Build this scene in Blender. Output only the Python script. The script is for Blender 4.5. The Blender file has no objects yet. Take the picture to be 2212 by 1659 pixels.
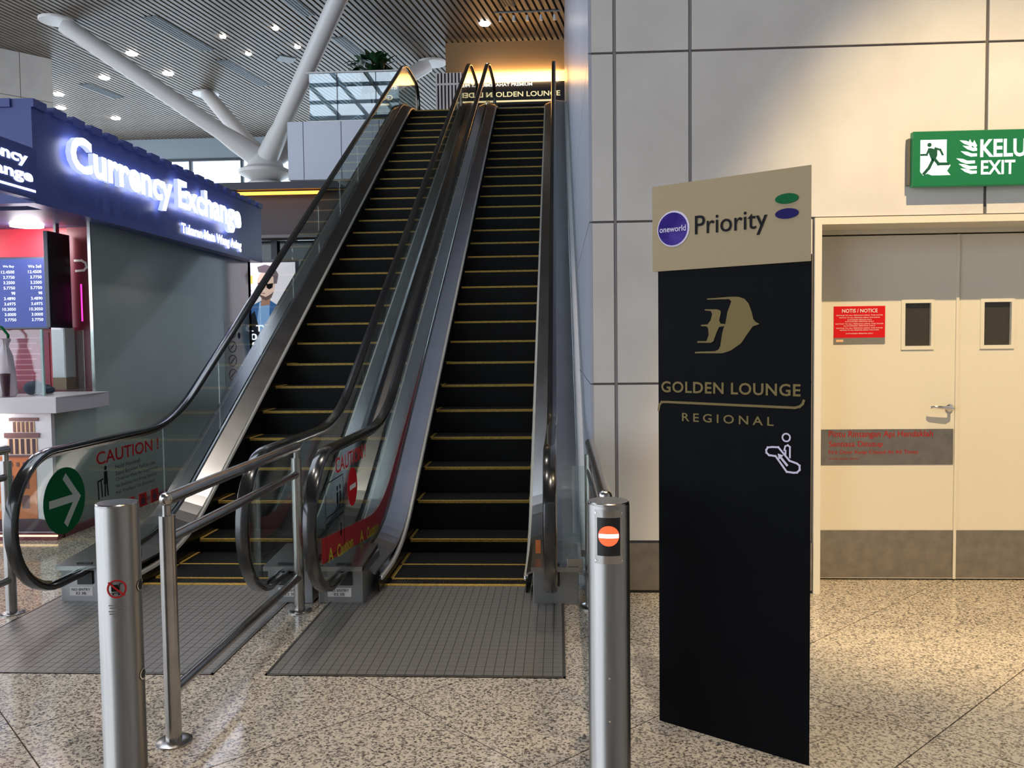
import bpy, bmesh, math, random
from mathutils import Vector, Matrix

random.seed(7)
scene = bpy.context.scene
COL = scene.collection

# ------------------------------------------------------------------ camera
W, H, FPX, CAMH = 2212, 1659, 1850.0, 1.73
YAW, PITCH, ROLL = 0.0555, -0.0495, 0.0118
fw = Vector((-math.sin(YAW) * math.cos(PITCH), math.cos(YAW) * math.cos(PITCH), math.sin(PITCH)))
rt = Vector((math.cos(YAW), math.sin(YAW), 0))
up = rt.cross(fw)
rt, up = rt * math.cos(ROLL) - up * math.sin(ROLL), up * math.cos(ROLL) + rt * math.sin(ROLL)
cam_data = bpy.data.cameras.new('camera')
cam_data.sensor_fit = 'HORIZONTAL'
cam_data.sensor_width = 36.0
cam_data.lens = FPX / W * 36.0
cam_data.clip_end = 300
cam = bpy.data.objects.new('camera', cam_data)
COL.objects.link(cam)
cam.matrix_world = Matrix(((rt.x, up.x, -fw.x, 0), (rt.y, up.y, -fw.y, 0), (rt.z, up.z, -fw.z, CAMH), (0, 0, 0, 1)))
scene.camera = cam

# ------------------------------------------------------------------ world, exposure
world = bpy.data.worlds.new('daylight')
scene.world = world
world.use_nodes = True
bg = world.node_tree.nodes['Background']
bg.inputs['Color'].default_value = (0.80, 0.89, 1.0, 1)
bg.inputs['Strength'].default_value = 2.6
scene.view_settings.view_transform = 'Standard'
scene.view_settings.look = 'None'
scene.view_settings.exposure = 0.6
scene.view_settings.gamma = 1.0
scene.view_settings.use_curve_mapping = False
scene.cycles.max_bounces = 7
scene.cycles.diffuse_bounces = 3
scene.cycles.glossy_bounces = 4
scene.cycles.transparent_max_bounces = 14
scene.cycles.caustics_reflective = False
scene.cycles.caustics_refractive = False


# ------------------------------------------------------------------ materials
def srgb(r, g, b):
    f = lambda c: (c / 255) / 12.92 if c / 255 <= 0.04045 else ((c / 255 + 0.055) / 1.055) ** 2.4
    return (f(r), f(g), f(b), 1)


def principled(name, col, rough=0.5, metal=0.0, spec=0.5, coat=0.0):
    m = bpy.data.materials.new(name)
    m.use_nodes = True
    b = m.node_tree.nodes['Principled BSDF']
    b.inputs['Base Color'].default_value = col
    b.inputs['Roughness'].default_value = rough
    b.inputs['Metallic'].default_value = metal
    b.inputs['Specular IOR Level'].default_value = spec
    b.inputs['Coat Weight'].default_value = coat
    b.inputs['Coat Roughness'].default_value = 0.08
    return m


def nodes(m):
    return m.node_tree.nodes, m.node_tree.links, m.node_tree.nodes['Principled BSDF']


def noisy(name, c1, c2, scale, rough=0.5, metal=0.0, spec=0.5, stretch=(1, 1, 1), bump=0.0, rvar=0.0, lo=0.35, hi=0.65):
    m = principled(name, c1, rough, metal, spec)
    n, l, b = nodes(m)
    tc = n.new('ShaderNodeTexCoord')
    mp = n.new('ShaderNodeMapping')
    mp.inputs['Scale'].default_value = stretch
    nz = n.new('ShaderNodeTexNoise')
    nz.inputs['Scale'].default_value = scale
    nz.inputs['Detail'].default_value = 4
    rp = n.new('ShaderNodeValToRGB')
    rp.color_ramp.elements[0].position = lo
    rp.color_ramp.elements[1].position = hi
    rp.color_ramp.elements[0].color = c1
    rp.color_ramp.elements[1].color = c2
    l.new(tc.outputs['Object'], mp.inputs['Vector'])
    l.new(mp.outputs[0], nz.inputs['Vector'])
    l.new(nz.outputs['Fac'], rp.inputs['Fac'])
    l.new(rp.outputs['Color'], b.inputs['Base Color'])
    if rvar:
        mr = n.new('ShaderNodeMapRange')
        mr.inputs['To Min'].default_value = max(0.02, rough - rvar)
        mr.inputs['To Max'].default_value = rough + rvar
        l.new(nz.outputs['Fac'], mr.inputs['Value'])
        l.new(mr.outputs[0], b.inputs['Roughness'])
    if bump:
        bp = n.new('ShaderNodeBump')
        bp.inputs['Strength'].default_value = bump
        bp.inputs['Distance'].default_value = 0.002
        l.new(nz.outputs['Fac'], bp.inputs['Height'])
        l.new(bp.outputs[0], b.inputs['Normal'])
    return m


def emit(name, col, strength):
    m = bpy.data.materials.new(name)
    m.use_nodes = True
    b = m.node_tree.nodes['Principled BSDF']
    b.inputs['Base Color'].default_value = (col[0] * .5, col[1] * .5, col[2] * .5, 1)
    b.inputs['Emission Color'].default_value = col
    b.inputs['Emission Strength'].default_value = strength
    b.inputs['Roughness'].default_value = 0.4
    return m


def glass(name, tint, refl=1.0, rough=0.01):
    m = bpy.data.materials.new(name)
    m.use_nodes = True
    n, l = m.node_tree.nodes, m.node_tree.links
    n.clear()
    out = n.new('ShaderNodeOutputMaterial')
    mix = n.new('ShaderNodeMixShader')
    tr = n.new('ShaderNodeBsdfTransparent')
    gl = n.new('ShaderNodeBsdfGlossy')
    lw = n.new('ShaderNodeLayerWeight')
    lw.inputs['Blend'].default_value = 0.5
    pw = n.new('ShaderNodeMath')
    pw.operation = 'POWER'
    pw.inputs[1].default_value = 5.0
    mu = n.new('ShaderNodeMath')
    mu.operation = 'MULTIPLY_ADD'
    mu.inputs[1].default_value = 0.95 * refl
    mu.inputs[2].default_value = 0.045 * refl
    tr.inputs['Color'].default_value = tint
    gl.inputs['Roughness'].default_value = rough
    gl.inputs['Color'].default_value = (1, 1, 1, 1)
    l.new(lw.outputs['Facing'], pw.inputs[0])
    l.new(pw.outputs[0], mu.inputs[0])
    l.new(mu.outputs[0], mix.inputs['Fac'])
    l.new(tr.outputs[0], mix.inputs[1])
    l.new(gl.outputs[0], mix.inputs[2])
    l.new(mix.outputs[0], out.inputs['Surface'])
    return m


def granite_mat():
    m = principled('granite', (0.5, 0.5, 0.5, 1), 0.12, 0, 0.5)
    n, l, b = nodes(m)
    geo = n.new('ShaderNodeNewGeometry')
    v = n.new('ShaderNodeTexVoronoi')
    v.inputs['Scale'].default_value = 105
    nz = n.new('ShaderNodeTexNoise')
    nz.inputs['Scale'].default_value = 70
    nz.inputs['Detail'].default_value = 3
    nz.inputs['Roughness'].default_value = 0.65
    big = n.new('ShaderNodeTexNoise')
    big.inputs['Scale'].default_value = 1.3
    rp = n.new('ShaderNodeValToRGB')
    e = rp.color_ramp.elements
    e[0].position, e[0].color = 0.30, srgb(74, 69, 67)
    e[1].position, e[1].color = 0.58, srgb(200, 189, 173)
    x = rp.color_ramp.elements.new(0.42); x.color = srgb(138, 130, 122)
    x = rp.color_ramp.elements.new(0.50); x.color = srgb(174, 163, 148)
    l.new(geo.outputs['Position'], v.inputs['Vector'])
    l.new(geo.outputs['Position'], nz.inputs['Vector'])
    l.new(geo.outputs['Position'], big.inputs['Vector'])
    sep = n.new('ShaderNodeSeparateColor')
    l.new(v.outputs['Color'], sep.inputs[0])
    mx = n.new('ShaderNodeMath'); mx.operation = 'MULTIPLY'; mx.inputs[1].default_value = 0.42
    l.new(sep.outputs[0], mx.inputs[0])
    a1 = n.new('ShaderNodeMath'); a1.operation = 'MULTIPLY_ADD'; a1.inputs[1].default_value = 0.62
    l.new(nz.outputs['Fac'], a1.inputs[0]); l.new(mx.outputs[0], a1.inputs[2])
    l.new(a1.outputs[0], rp.inputs['Fac'])
    hs = n.new('ShaderNodeHueSaturation')
    mr = n.new('ShaderNodeMapRange'); mr.inputs['To Min'].default_value = 0.85; mr.inputs['To Max'].default_value = 1.12
    l.new(big.outputs['Fac'], mr.inputs['Value']); l.new(mr.outputs[0], hs.inputs['Value'])
    l.new(rp.outputs['Color'], hs.inputs['Color'])
    l.new(hs.outputs[0], b.inputs['Base Color'])
    return m


def wave_mat(name, c1, c2, scale, axis='X', rough=0.4, metal=0.0):
    m = principled(name, c1, rough, metal)
    n, l, b = nodes(m)
    geo = n.new('ShaderNodeNewGeometry')
    wv = n.new('ShaderNodeTexWave')
    wv.bands_direction = axis
    wv.inputs['Scale'].default_value = scale
    rp = n.new('ShaderNodeValToRGB')
    rp.color_ramp.elements[0].color = c1
    rp.color_ramp.elements[1].color = c2
    l.new(geo.outputs['Position'], wv.inputs['Vector'])
    l.new(wv.outputs['Fac'], rp.inputs['Fac'])
    l.new(rp.outputs['Color'], b.inputs['Base Color'])
    return m


GRANITE = granite_mat()
GROUT = principled('grout', srgb(104, 86, 66), 0.7)
PANEL = noisy('white_panel', srgb(212, 208, 204), srgb(220, 216, 212), 3, 0.35)
JOINT = principled('joint_dark', srgb(98, 92, 92), 0.6)
SEAL = principled('joint_seal', srgb(140, 136, 140), 0.5)
SIDEPANEL = principled('side_panel', srgb(176, 180, 194), 0.28, 0.0, 0.25, 0.0)
STEEL = noisy('steel', (0.37, 0.35, 0.335, 1), (0.45, 0.43, 0.41, 1), 6, 0.24, 1.0, 0.5, (1, 1, 1), 0, 0.05)
BRUSHED = noisy('brushed_steel', (0.24, 0.225, 0.21, 1), (0.31, 0.295, 0.28, 1), 30, 0.36, 1.0, 0.5, (1, 1, 0.04), 0, 0.05)
DECK = noisy('deck_steel', (0.34, 0.33, 0.33, 1), (0.38, 0.37, 0.37, 1), 3, 0.25, 1.0, 0.5, (1, 1, 1), 0, 0.02)
SKIRTSTEEL = noisy('skirting_steel', (0.36, 0.33, 0.28, 1), (0.44, 0.40, 0.34, 1), 12, 0.38, 1.0)
CHROME = principled('chrome', (0.8, 0.8, 0.8, 1), 0.08, 1.0)
RUBBER = principled('handrail_rubber', (0.012, 0.012, 0.013, 1), 0.2, 0, 0.5, 0.6)
BLACK = principled('black_plastic', (0.008, 0.008, 0.009, 1), 0.45)
SKIRT = principled('skirt_black', (0.01, 0.01, 0.012, 1), 0.3)
STEPMAT = wave_mat('step_tread', (0.0015, 0.0015, 0.002, 1), (0.006, 0.006, 0.006, 1), 55, 'X', 0.6, 0.0)
STEPMAT.node_tree.nodes['Principled BSDF'].inputs['Specular IOR Level'].default_value = 0.2
YELLOW = noisy('yellow_edge', srgb(206, 164, 62), srgb(150, 122, 56), 60, 0.6)
TRIMW = principled('brush_trim', srgb(190, 186, 178), 0.35)
GLASS = glass('balustrade_glass', (0.86, 0.90, 0.88, 1), 0.9)
GLASS_CLEAR = glass('clear_glass', (0.90, 0.95, 0.94, 1), 1.0)
GLASS_WIN = glass('window_glass', (0.90, 0.94, 0.96, 1), 1.0)
PLATE = wave_mat('plate_alu', (0.24, 0.225, 0.21, 1), (0.38, 0.36, 0.335, 1), 26, 'Y', 0.42, 0.7)
PLATEGAP = principled('plate_groove', (0.06, 0.056, 0.052, 1), 0.7)
BOXGREY = principled('box_grey', srgb(150, 150, 150), 0.35, 0.7)
DOOR = principled('door_paint', srgb(222, 216, 200), 0.45)
DARKGLASS = principled('dark_vision_glass', srgb(58, 54, 44), 0.08, 0, 0.6)
RED = principled('notice_red', srgb(206, 32, 38), 0.4)
WHITEP = principled('print_white', srgb(236, 228, 224), 0.5)
REDP = principled('print_red', srgb(176, 40, 40), 0.5)
BLACKP = principled('print_black', srgb(26, 26, 30), 0.5)
GREENP = principled('print_green', srgb(16, 92, 54), 0.45)
YELP = principled('print_yellow', srgb(190, 180, 50), 0.5)
GREYP = principled('print_grey', srgb(120, 120, 118), 0.5)
TOTEM = noisy('totem_black', srgb(10, 11, 14), srgb(13, 14, 17), 4, 0.55, 0, 0.05)
GOLD = principled('header_gold', srgb(152, 134, 100), 0.45, 0, 0.3)
GOLDP = principled('print_gold', srgb(120, 106, 70), 0.5)
PURPLE = noisy('print_purple', srgb(44, 28, 112), srgb(78, 62, 150), 9, 0.4)
NAVYP = principled('print_navy', srgb(34, 28, 90), 0.4)
LILAC = principled('print_lilac', srgb(208, 200, 224), 0.5)
EGREEN = emit('exit_green', srgb(18, 128, 74), 0.22)
EWHITE = emit('exit_white', (0.94, 1.0, 0.97, 1), .8)
EGREEND = emit('exit_dark_green', srgb(20, 90, 60), 0.25)
BOLLARDRED = emit('signal_red', (1.0, 0.11, 0.035, 1), .9)
BOLLARDWHITE = emit('signal_white', (1.0, 0.8, 0.82, 1), 1.2)
LED = emit('led_letter', (0.86, 0.90, 1.0, 1), 4.2)
LEDSIDE = emit('led_letter_side', (0.45, 0.52, 0.9, 1), 0.8)
FASCIA = principled('fascia_navy', srgb(66, 78, 140), 0.4, 0, 0.3)  # blue lightened so the base colour carries the LED letters' glow and haze
KWALL = noisy('kiosk_wall', srgb(146, 158, 150), srgb(152, 163, 155), 2, 0.12, 0, 0.6)
KRED = principled('kiosk_red', srgb(190, 28, 50), 0.35)
KMAROON = principled('kiosk_maroon', srgb(112, 20, 42), 0.35)
COUNTER = principled('counter_white', srgb(206, 200, 206), 0.3)
MURAL = principled('mural_white', srgb(232, 226, 230), 0.4)
MORANGE = principled('mural_orange', srgb(214, 120, 62), 0.5)
MPEACH = principled('mural_peach', srgb(238, 190, 150), 0.5)
MBROWN = principled('mural_brown', srgb(118, 72, 70), 0.5)
MDARK = principled('mural_dark', srgb(66, 34, 48), 0.5)
SCREEN = emit('screen_blue', srgb(34, 52, 130), 0.6)
SCRTXT = emit('screen_text', (0.75, 0.82, 1, 1), .9)
BEZEL = principled('bezel', srgb(40, 46, 66), 0.3)
SLATC = noisy('ceiling_slat', srgb(116, 107, 98), srgb(126, 117, 107), 1.5, 0.45)
CEILBLACK = principled('ceiling_void', (0.004, 0.004, 0.005, 1), 0.9)
STRUT = principled('strut_white', srgb(214, 212, 212), 0.4)
LAMP = emit('lamp_disc', (1.0, 0.93, 0.84, 1), 14.0)
VENT = principled('vent_grey', srgb(120, 130, 134), 0.5)
WARMWALL = principled('lounge_wall', srgb(146, 116, 80), 0.5)
COVE = emit('cove_gold', (1.0, 0.62, 0.2, 1), 1.3)
LOUNGEDARK = principled('lounge_dark', srgb(44, 42, 46), 0.3)
GOLDLED = emit('gold_led', (1.0, 0.85, 0.45, 1), .55)
LEAF = noisy('leaf_green', srgb(24, 52, 30), srgb(40, 76, 42), 5, 0.4)
POT = principled('pot', srgb(60, 58, 58), 0.5)
CANOPY = principled('canopy_dark', srgb(34, 34, 46), 0.45)
CANOPYBROWN = principled('canopy_soffit', srgb(70, 58, 58), 0.5)
ORANGELED = emit('orange_led', (1.0, 0.36, 0.04, 1), 2.2)
MULLION = principled('mullion', srgb(66, 74, 84), 0.5)
SPANDREL = principled('spandrel', srgb(150, 164, 176), 0.4)
for m_ in (BLACKP, NAVYP, GREENP, PURPLE, GOLDP, REDP, RED, LILAC):
    m_.node_tree.nodes['Principled BSDF'].inputs['Specular IOR Level'].default_value = 0.08
    m_.node_tree.nodes['Principled BSDF'].inputs['Roughness'].default_value = 0.6
EAVE = principled('eave_grey', srgb(128, 140, 150), 0.6)


# ------------------------------------------------------------------ mesh helpers
def root_of(o):
    while o.parent:
        o = o.parent
    return o


def world_off(o):
    v = Vector((0, 0, 0))
    while o:
        v += o.location
        o = o.parent
    return v


def link(name, me, mat, parent=None, smooth=False):
    o = bpy.data.objects.new(name, me)
    COL.objects.link(o)
    if mat and not me.materials:
        me.materials.append(mat)
    if parent:
        o.parent = parent
    if smooth:
        for p in me.polygons:
            p.use_smooth = True
    return o


class MB:
    """collects shapes given in world coordinates; build() makes ONE mesh object"""
    def __init__(self):
        self.v, self.f = [], []

    def add(self, vs, fs):
        k = len(self.v)
        self.v += [tuple(p) for p in vs]
        self.f += [tuple(i + k for i in f) for f in fs]
        return self

    def box(self, x0, x1, y0, y1, z0, z1):
        vs = [(x, y, z) for x in (x0, x1) for y in (y0, y1) for z in (z0, z1)]
        return self.add(vs, [(0, 1, 3, 2), (4, 6, 7, 5), (0, 4, 5, 1), (2, 3, 7, 6), (0, 2, 6, 4), (1, 5, 7, 3)])

    def quad(self, *p):
        return self.add(p, [tuple(range(len(p)))])

    def prism(self, pts, d):
        """polygon (3D points) pushed along vector d"""
        n = len(pts)
        a = [Vector(p) for p in pts]
        b = [p + Vector(d) for p in a]
        fs = [tuple(range(n - 1, -1, -1)), tuple(range(n, 2 * n))]
        fs += [(i, (i + 1) % n, n + (i + 1) % n, n + i) for i in range(n)]
        return self.add(a + b, fs)

    def tube(self, pts, r, seg=14, caps=True):
        pts = [Vector(p) for p in pts]
        rs = r if isinstance(r, (list, tuple)) else [r] * len(pts)
        rings = []
        n0 = None
        for i, p in enumerate(pts):
            t = (pts[min(i + 1, len(pts) - 1)] - pts[max(i - 1, 0)]).normalized()
            if n0 is None:
                n0 = t.cross(Vector((0, 0, 1)) if abs(t.z) < .9 else Vector((1, 0, 0))).normalized()
            else:
                n0 = (n0 - t * n0.dot(t)).normalized()
            b = t.cross(n0)
            rings.append([p + (n0 * math.cos(2 * math.pi * k / seg) + b * math.sin(2 * math.pi * k / seg)) * rs[i] for k in range(seg)])
        vs = [q for rg in rings for q in rg]
        fs = [(i * seg + k, i * seg + (k + 1) % seg, (i + 1) * seg + (k + 1) % seg, (i + 1) * seg + k) for i in range(len(pts) - 1) for k in range(seg)]
        if caps:
            fs += [tuple(range(seg - 1, -1, -1)), tuple((len(pts) - 1) * seg + k for k in range(seg))]
        return self.add(vs, fs)

    def lathe(self, c, prof, seg=32):
        c = Vector(c)
        vs, fs = [], []
        for r, z in prof:
            vs += [c + Vector((r * math.cos(2 * math.pi * k / seg), r * math.sin(2 * math.pi * k / seg), z)) for k in range(seg)]
        for i in range(len(prof) - 1):
            fs += [(i * seg + k, i * seg + (k + 1) % seg, (i + 1) * seg + (k + 1) % seg, (i + 1) * seg + k) for k in range(seg)]
        fs += [tuple(range(seg - 1, -1, -1)), tuple((len(prof) - 1) * seg + k for k in range(seg))]
        return self.add(vs, fs)

    def sphere(self, c, r, seg=16, rings=10, sx=1, sy=1, sz=1):
        c = Vector(c)
        vs, fs = [], []
        for i in range(rings + 1):
            a = math.pi * i / rings
            for k in range(seg):
                b = 2 * math.pi * k / seg
                vs.append(c + Vector((r * sx * math.sin(a) * math.cos(b), r * sy * math.sin(a) * math.sin(b), r * sz * math.cos(a))))
        for i in range(rings):
            fs += [(i * seg + k, (i + 1) * seg + k, (i + 1) * seg + (k + 1) % seg, i * seg + (k + 1) % seg) for k in range(seg)]
        return self.add(vs, fs)

    def sweep(self, path, prof, x):
        """profile (dx, dn) swept along a path of (y, z) in the plane X = x; dn along the path normal"""
        n, m = len(path), len(prof)
        vs = []
        for i, (y, z) in enumerate(path):
            a, b = path[max(i - 1, 0)], path[min(i + 1, n - 1)]
            ty, tz = b[0] - a[0], b[1] - a[1]
            L = math.hypot(ty, tz) or 1
            ny, nz = -tz / L, ty / L
            vs += [(x + dx, y + ny * dn, z + nz * dn) for dx, dn in prof]
        fs = [(i * m + k, (i + 1) * m + k, (i + 1) * m + (k + 1) % m, i * m + (k + 1) % m) for i in range(n - 1) for k in range(m)]
        fs += [tuple(range(m - 1, -1, -1)), tuple((n - 1) * m + k for k in range(m))]
        return self.add(vs, fs)

    def mesh(self, name, off=Vector((0, 0, 0)), bevel=0.0):
        me = bpy.data.meshes.new(name)
        me.from_pydata([tuple(Vector(p) - off) for p in self.v], [], self.f)
        bm = bmesh.new()
        bm.from_mesh(me)
        bmesh.ops.remove_doubles(bm, verts=bm.verts, dist=1e-5)
        bmesh.ops.recalc_face_normals(bm, faces=bm.faces)
        if bevel:
            bmesh.ops.bevel(bm, geom=[e for e in bm.edges if len(e.link_faces) == 2 and e.calc_face_angle(0) > .5], offset=bevel, segments=2, affect='EDGES', profile=.5)
        bm.to_mesh(me)
        bm.free()
        return me

    def build(self, name, mat, parent=None, smooth=False, bevel=0.0):
        off = world_off(parent) if parent else Vector((0, 0, 0))
        me = self.mesh(name, off, bevel)
        o = link(name, me, mat, parent)
        if smooth:
            for p in me.polygons:
                p.use_smooth = True
            try:
                me.set_sharp_from_angle(angle=math.radians(40))
            except Exception:
                pass
        return o


def tag(o, label=None, cat=None, group=None, kind=None):
    if label: o['label'] = label
    if cat: o['category'] = cat
    if group: o['group'] = group
    if kind: o['kind'] = kind
    return o


def empty(name, loc, label=None, cat=None, group=None, kind=None):
    o = bpy.data.objects.new(name, None)
    COL.objects.link(o)
    o.location = loc
    return tag(o, label, cat, group, kind)


def put(me, name, parent, loc):
    """a piece that shares mesh data; loc in world coordinates"""
    o = bpy.data.objects.new(name, me)
    COL.objects.link(o)
    o.parent = parent
    o.location = Vector(loc) - (world_off(parent) if parent else Vector((0, 0, 0)))
    return o


class Frame:
    """a flat picture plane: origin, u (reading direction), v (up); n = towards the reader"""
    def __init__(self, o, u, v=(0, 0, 1)):
        self.o, self.u, self.v = Vector(o), Vector(u).normalized(), Vector(v).normalized()
        self.n = self.u.cross(self.v)

    def p(self, a, b, d=0.0):
        return self.o + self.u * a + self.v * b + self.n * d


class Cyl:
    """print surface on a vertical cylinder; a = arc length from the heading angle, b = height"""
    def __init__(self, c, r, heading):
        self.c, self.r, self.h = Vector(c), r, heading

    def p(self, a, b, d=0.0):
        t = self.h + a / self.r
        return Vector((self.c.x + (self.r + d) * math.cos(t), self.c.y + (self.r + d) * math.sin(t), self.c.z + b))


def poly(name, fr, pts, mat, parent, d=0.002, t=0.0015):
    m = MB()
    n = len(pts)
    a = [fr.p(x, y, d) for x, y in pts]
    b = [fr.p(x, y, d - t) for x, y in pts]
    m.add(a + b, [tuple(range(n))] + [(i, n + i, n + (i + 1) % n, (i + 1) % n) for i in range(n)])
    return m.build(name, mat, parent)


def polys(name, fr, plist, mat, parent, d=0.002, t=0.0015):
    m = MB()
    for q_, pts in enumerate(plist):
        n = len(pts)
        e_ = d + (q_ % 7) * 2e-4          # overlapping strokes never share a plane
        m.add([fr.p(x, y, e_) for x, y in pts] + [fr.p(x, y, e_ - t) for x, y in pts], [tuple(range(n))] + [(i, n + i, n + (i + 1) % n, (i + 1) % n) for i in range(n)])
    return m.build(name, mat, parent)


def grid_patch(name, fr, x0, x1, y0, y1, mat, parent, d=0.002, nx=10, ny=2):
    m = MB()
    vs = [fr.p(x0 + (x1 - x0) * i / nx, y0 + (y1 - y0) * j / ny, d) for i in range(nx + 1) for j in range(ny + 1)]
    vs2 = [fr.p(x0 + (x1 - x0) * i / nx, y0 + (y1 - y0) * j / ny, d - .0015) for i in range(nx + 1) for j in range(ny + 1)]
    q = ny + 1
    fs = [(i * q + j, (i + 1) * q + j, (i + 1) * q + j + 1, i * q + j + 1) for i in range(nx) for j in range(ny)]
    K = len(vs)
    fs2 = [tuple(K + i for i in f[::-1]) for f in fs]
    m.add(vs + vs2, fs + fs2)
    return m.build(name, mat, parent, smooth=True)


def disc_pts(cx, cy, rx, ry=None, n=36):
    ry = rx if ry is None else ry
    return [(cx + rx * math.cos(2 * math.pi * k / n), cy + ry * math.sin(2 * math.pi * k / n)) for k in range(n)]


def rect(x0, x1, y0, y1):
    return [(x0, y0), (x1, y0), (x1, y1), (x0, y1)]


def stroke(pts, w):
    """thick polyline as quads"""
    out = []
    for (x0, y0), (x1, y1) in zip(pts[:-1], pts[1:]):
        L = math.hypot(x1 - x0, y1 - y0) or 1
        tx, ty = (x1 - x0) / L * w / 2, (y1 - y0) / L * w / 2
        out.append([(x0 - tx + ty, y0 - ty - tx), (x1 + tx + ty, y1 + ty - tx), (x1 + tx - ty, y1 + ty + tx), (x0 - tx - ty, y0 - ty + tx)])
    return out


def fan(name, fr, cx, cy, rx, ry, mat, parent, d, inner=0.0, n=40, rings=4):
    """disc or ring made of rings of quads so that it can follow a curved surface"""
    m = MB()
    vs, fs = [], []
    for j in range(rings + 1):
        s = max(inner, 1e-3) + (1 - max(inner, 1e-3)) * j / rings
        vs += [fr.p(cx + rx * s * math.cos(2 * math.pi * k / n), cy + ry * s * math.sin(2 * math.pi * k / n), d) for k in range(n)]
    for j in range(rings):
        fs += [(j * n + k, (j + 1) * n + k, (j + 1) * n + (k + 1) % n, j * n + (k + 1) % n) for k in range(n)]
    m.add(vs, fs)
    return m.build(name, mat, parent)


_txt_cache = {}


def text_geo(s, bold=0.0, extr=0.0, spacing=1.0):
    key = (s, bold, extr, spacing)
    if key in _txt_cache:
        return _txt_cache[key]
    cu = bpy.data.curves.new('lettering', 'FONT')
    cu.body = s
    cu.size = 1
    cu.offset = bold
    cu.extrude = extr
    cu.resolution_u = 3
    cu.space_character = spacing
    o = bpy.data.objects.new('lettering', cu)
    COL.objects.link(o)
    dg = bpy.context.evaluated_depsgraph_get()
    me = bpy.data.meshes.new_from_object(o.evaluated_get(dg))
    vs = [v.co.copy() for v in me.vertices]
    fs = [tuple(p.vertices) for p in me.polygons]
    bpy.data.objects.remove(o)
    bpy.data.curves.remove(cu)
    bpy.data.meshes.remove(me)
    _txt_cache[key] = (vs, fs)
    return vs, fs


def text_world(s, fr, x, y, w, h, d, bold, extr, spacing, depth, skew):
    vs, fs = text_geo(s, bold, 0.5 if extr else 0.0, spacing)
    x0, x1 = min(v.x for v in vs), max(v.x for v in vs)
    y0, y1 = min(v.y for v in vs), max(v.y for v in vs)
    sx, sy = w / (x1 - x0), h / (y1 - y0)
    out = []
    for v in vs:
        a, b = (v.x - x0) * sx, (v.y - y0) * sy
        out.append(fr.p(x + a, y + b + skew * a, d + (v.z + 0.5) * depth if extr else d))
    return out, fs


def text(name, s, fr, x, y, w, h, mat, parent, d=0.003, bold=0.0, spacing=1.0, depth=0.0, skew=0.0):
    """lettering whose bounding box has lower-left corner (x, y), width w and height h on the frame"""
    vs, fs = text_world(s, fr, x, y, w, h, d, bold, depth > 0, spacing, depth, skew)
    off = world_off(parent) if parent else Vector((0, 0, 0))
    us = [(p - fr.o).dot(fr.u) if isinstance(fr, Frame) else 0 for p in vs]
    groups = [fs]
    if ' ' in s and h > .03:
        # one object for each word: cut at the widest gaps between glyphs
        iv = sorted((min(us[i] for i in f), max(us[i] for i in f)) for f in fs)
        gaps, hi = [], iv[0][1]
        for a_, b_ in iv:
            if a_ > hi:
                gaps.append((a_ - hi, (a_ + hi) / 2))
            hi = max(hi, b_)
        cuts_ = sorted(c_ for g_, c_ in sorted(gaps, reverse=True)[:s.count(' ')])
        groups = [[] for _ in range(len(cuts_) + 1)]
        for f in fs:
            groups[sum(1 for c_ in cuts_ if us[f[0]] > c_)].append(f)
    o = None
    for g_ in groups:
        idx, nv, nf = {}, [], []
        for f in g_:
            for i in f:
                if i not in idx:
                    idx[i] = len(nv)
                    nv.append(tuple(vs[i] - off))
            nf.append(tuple(idx[i] for i in f))
        me = bpy.data.meshes.new(name)
        me.from_pydata(nv, [], nf)
        o = link(name, me, mat, parent)
    return o


def letters(name, s, fr, x, y, w, h, mat, side_mat, parent, d, bold, depth, spacing=1.0):
    """channel letters: every letter an object of its own (face + side)"""
    vs, fs = text_world(s, fr, x, y, w, h, d, bold, True, spacing, depth, 0)
    par = list(range(len(vs)))

    def find(i):
        while par[i] != i:
            par[i] = par[par[i]]
            i = par[i]
        return i
    for f in fs:
        for i in f[1:]:
            par[find(i)] = find(f[0])
    # the extruded glyph's front and side may be separate islands: join by overlapping extent along u
    isl = {}
    for f in fs:
        isl.setdefault(find(f[0]), []).append(f)
    items = []
    for k, ff in isl.items():
        us = [(vs[i] - fr.o).dot(fr.u) for f in ff for i in f]
        items.append([min(us), max(us), list(ff)])
    items.sort(key=lambda t: t[0])
    merged = []
    for lo, hi, ff in items:
        if merged and lo < merged[-1][1] - 0.35 * min(hi - lo, merged[-1][1] - merged[-1][0]):
            merged[-1][1] = max(merged[-1][1], hi)
            merged[-1][2] += ff
        else:
            merged.append([lo, hi, ff])
    off = world_off(parent)
    for lo, hi, ff in merged:
        idx = {}
        nv, nf = [], []
        for f in ff:
            t = []
            for i in f:
                if i not in idx:
                    idx[i] = len(nv)
                    nv.append(tuple(vs[i] - off))
                t.append(idx[i])
            nf.append(tuple(t))
        me = bpy.data.meshes.new(name)
        me.from_pydata(nv, [], nf)
        me.materials.append(mat)
        me.materials.append(side_mat)
        for p in me.polygons:
            p.material_index = 0 if abs(p.normal.dot(fr.n)) > .7 else 1
        link(name, me, None, parent)


# ------------------------------------------------------------------ lamps of the hall and added fill
def spot(name, loc, target, power, col, size_deg, blend=0.5, radius=0.08):
    d = bpy.data.lights.new(name, 'SPOT')
    d.energy = power
    d.color = col
    d.spot_size = math.radians(size_deg)
    d.spot_blend = blend
    d.shadow_soft_size = radius
    o = bpy.data.objects.new(name, d)
    COL.objects.link(o)
    o.location = loc
    o.rotation_euler = (Vector(target) - Vector(loc)).to_track_quat('-Z', 'Y').to_euler()
    return o


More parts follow.
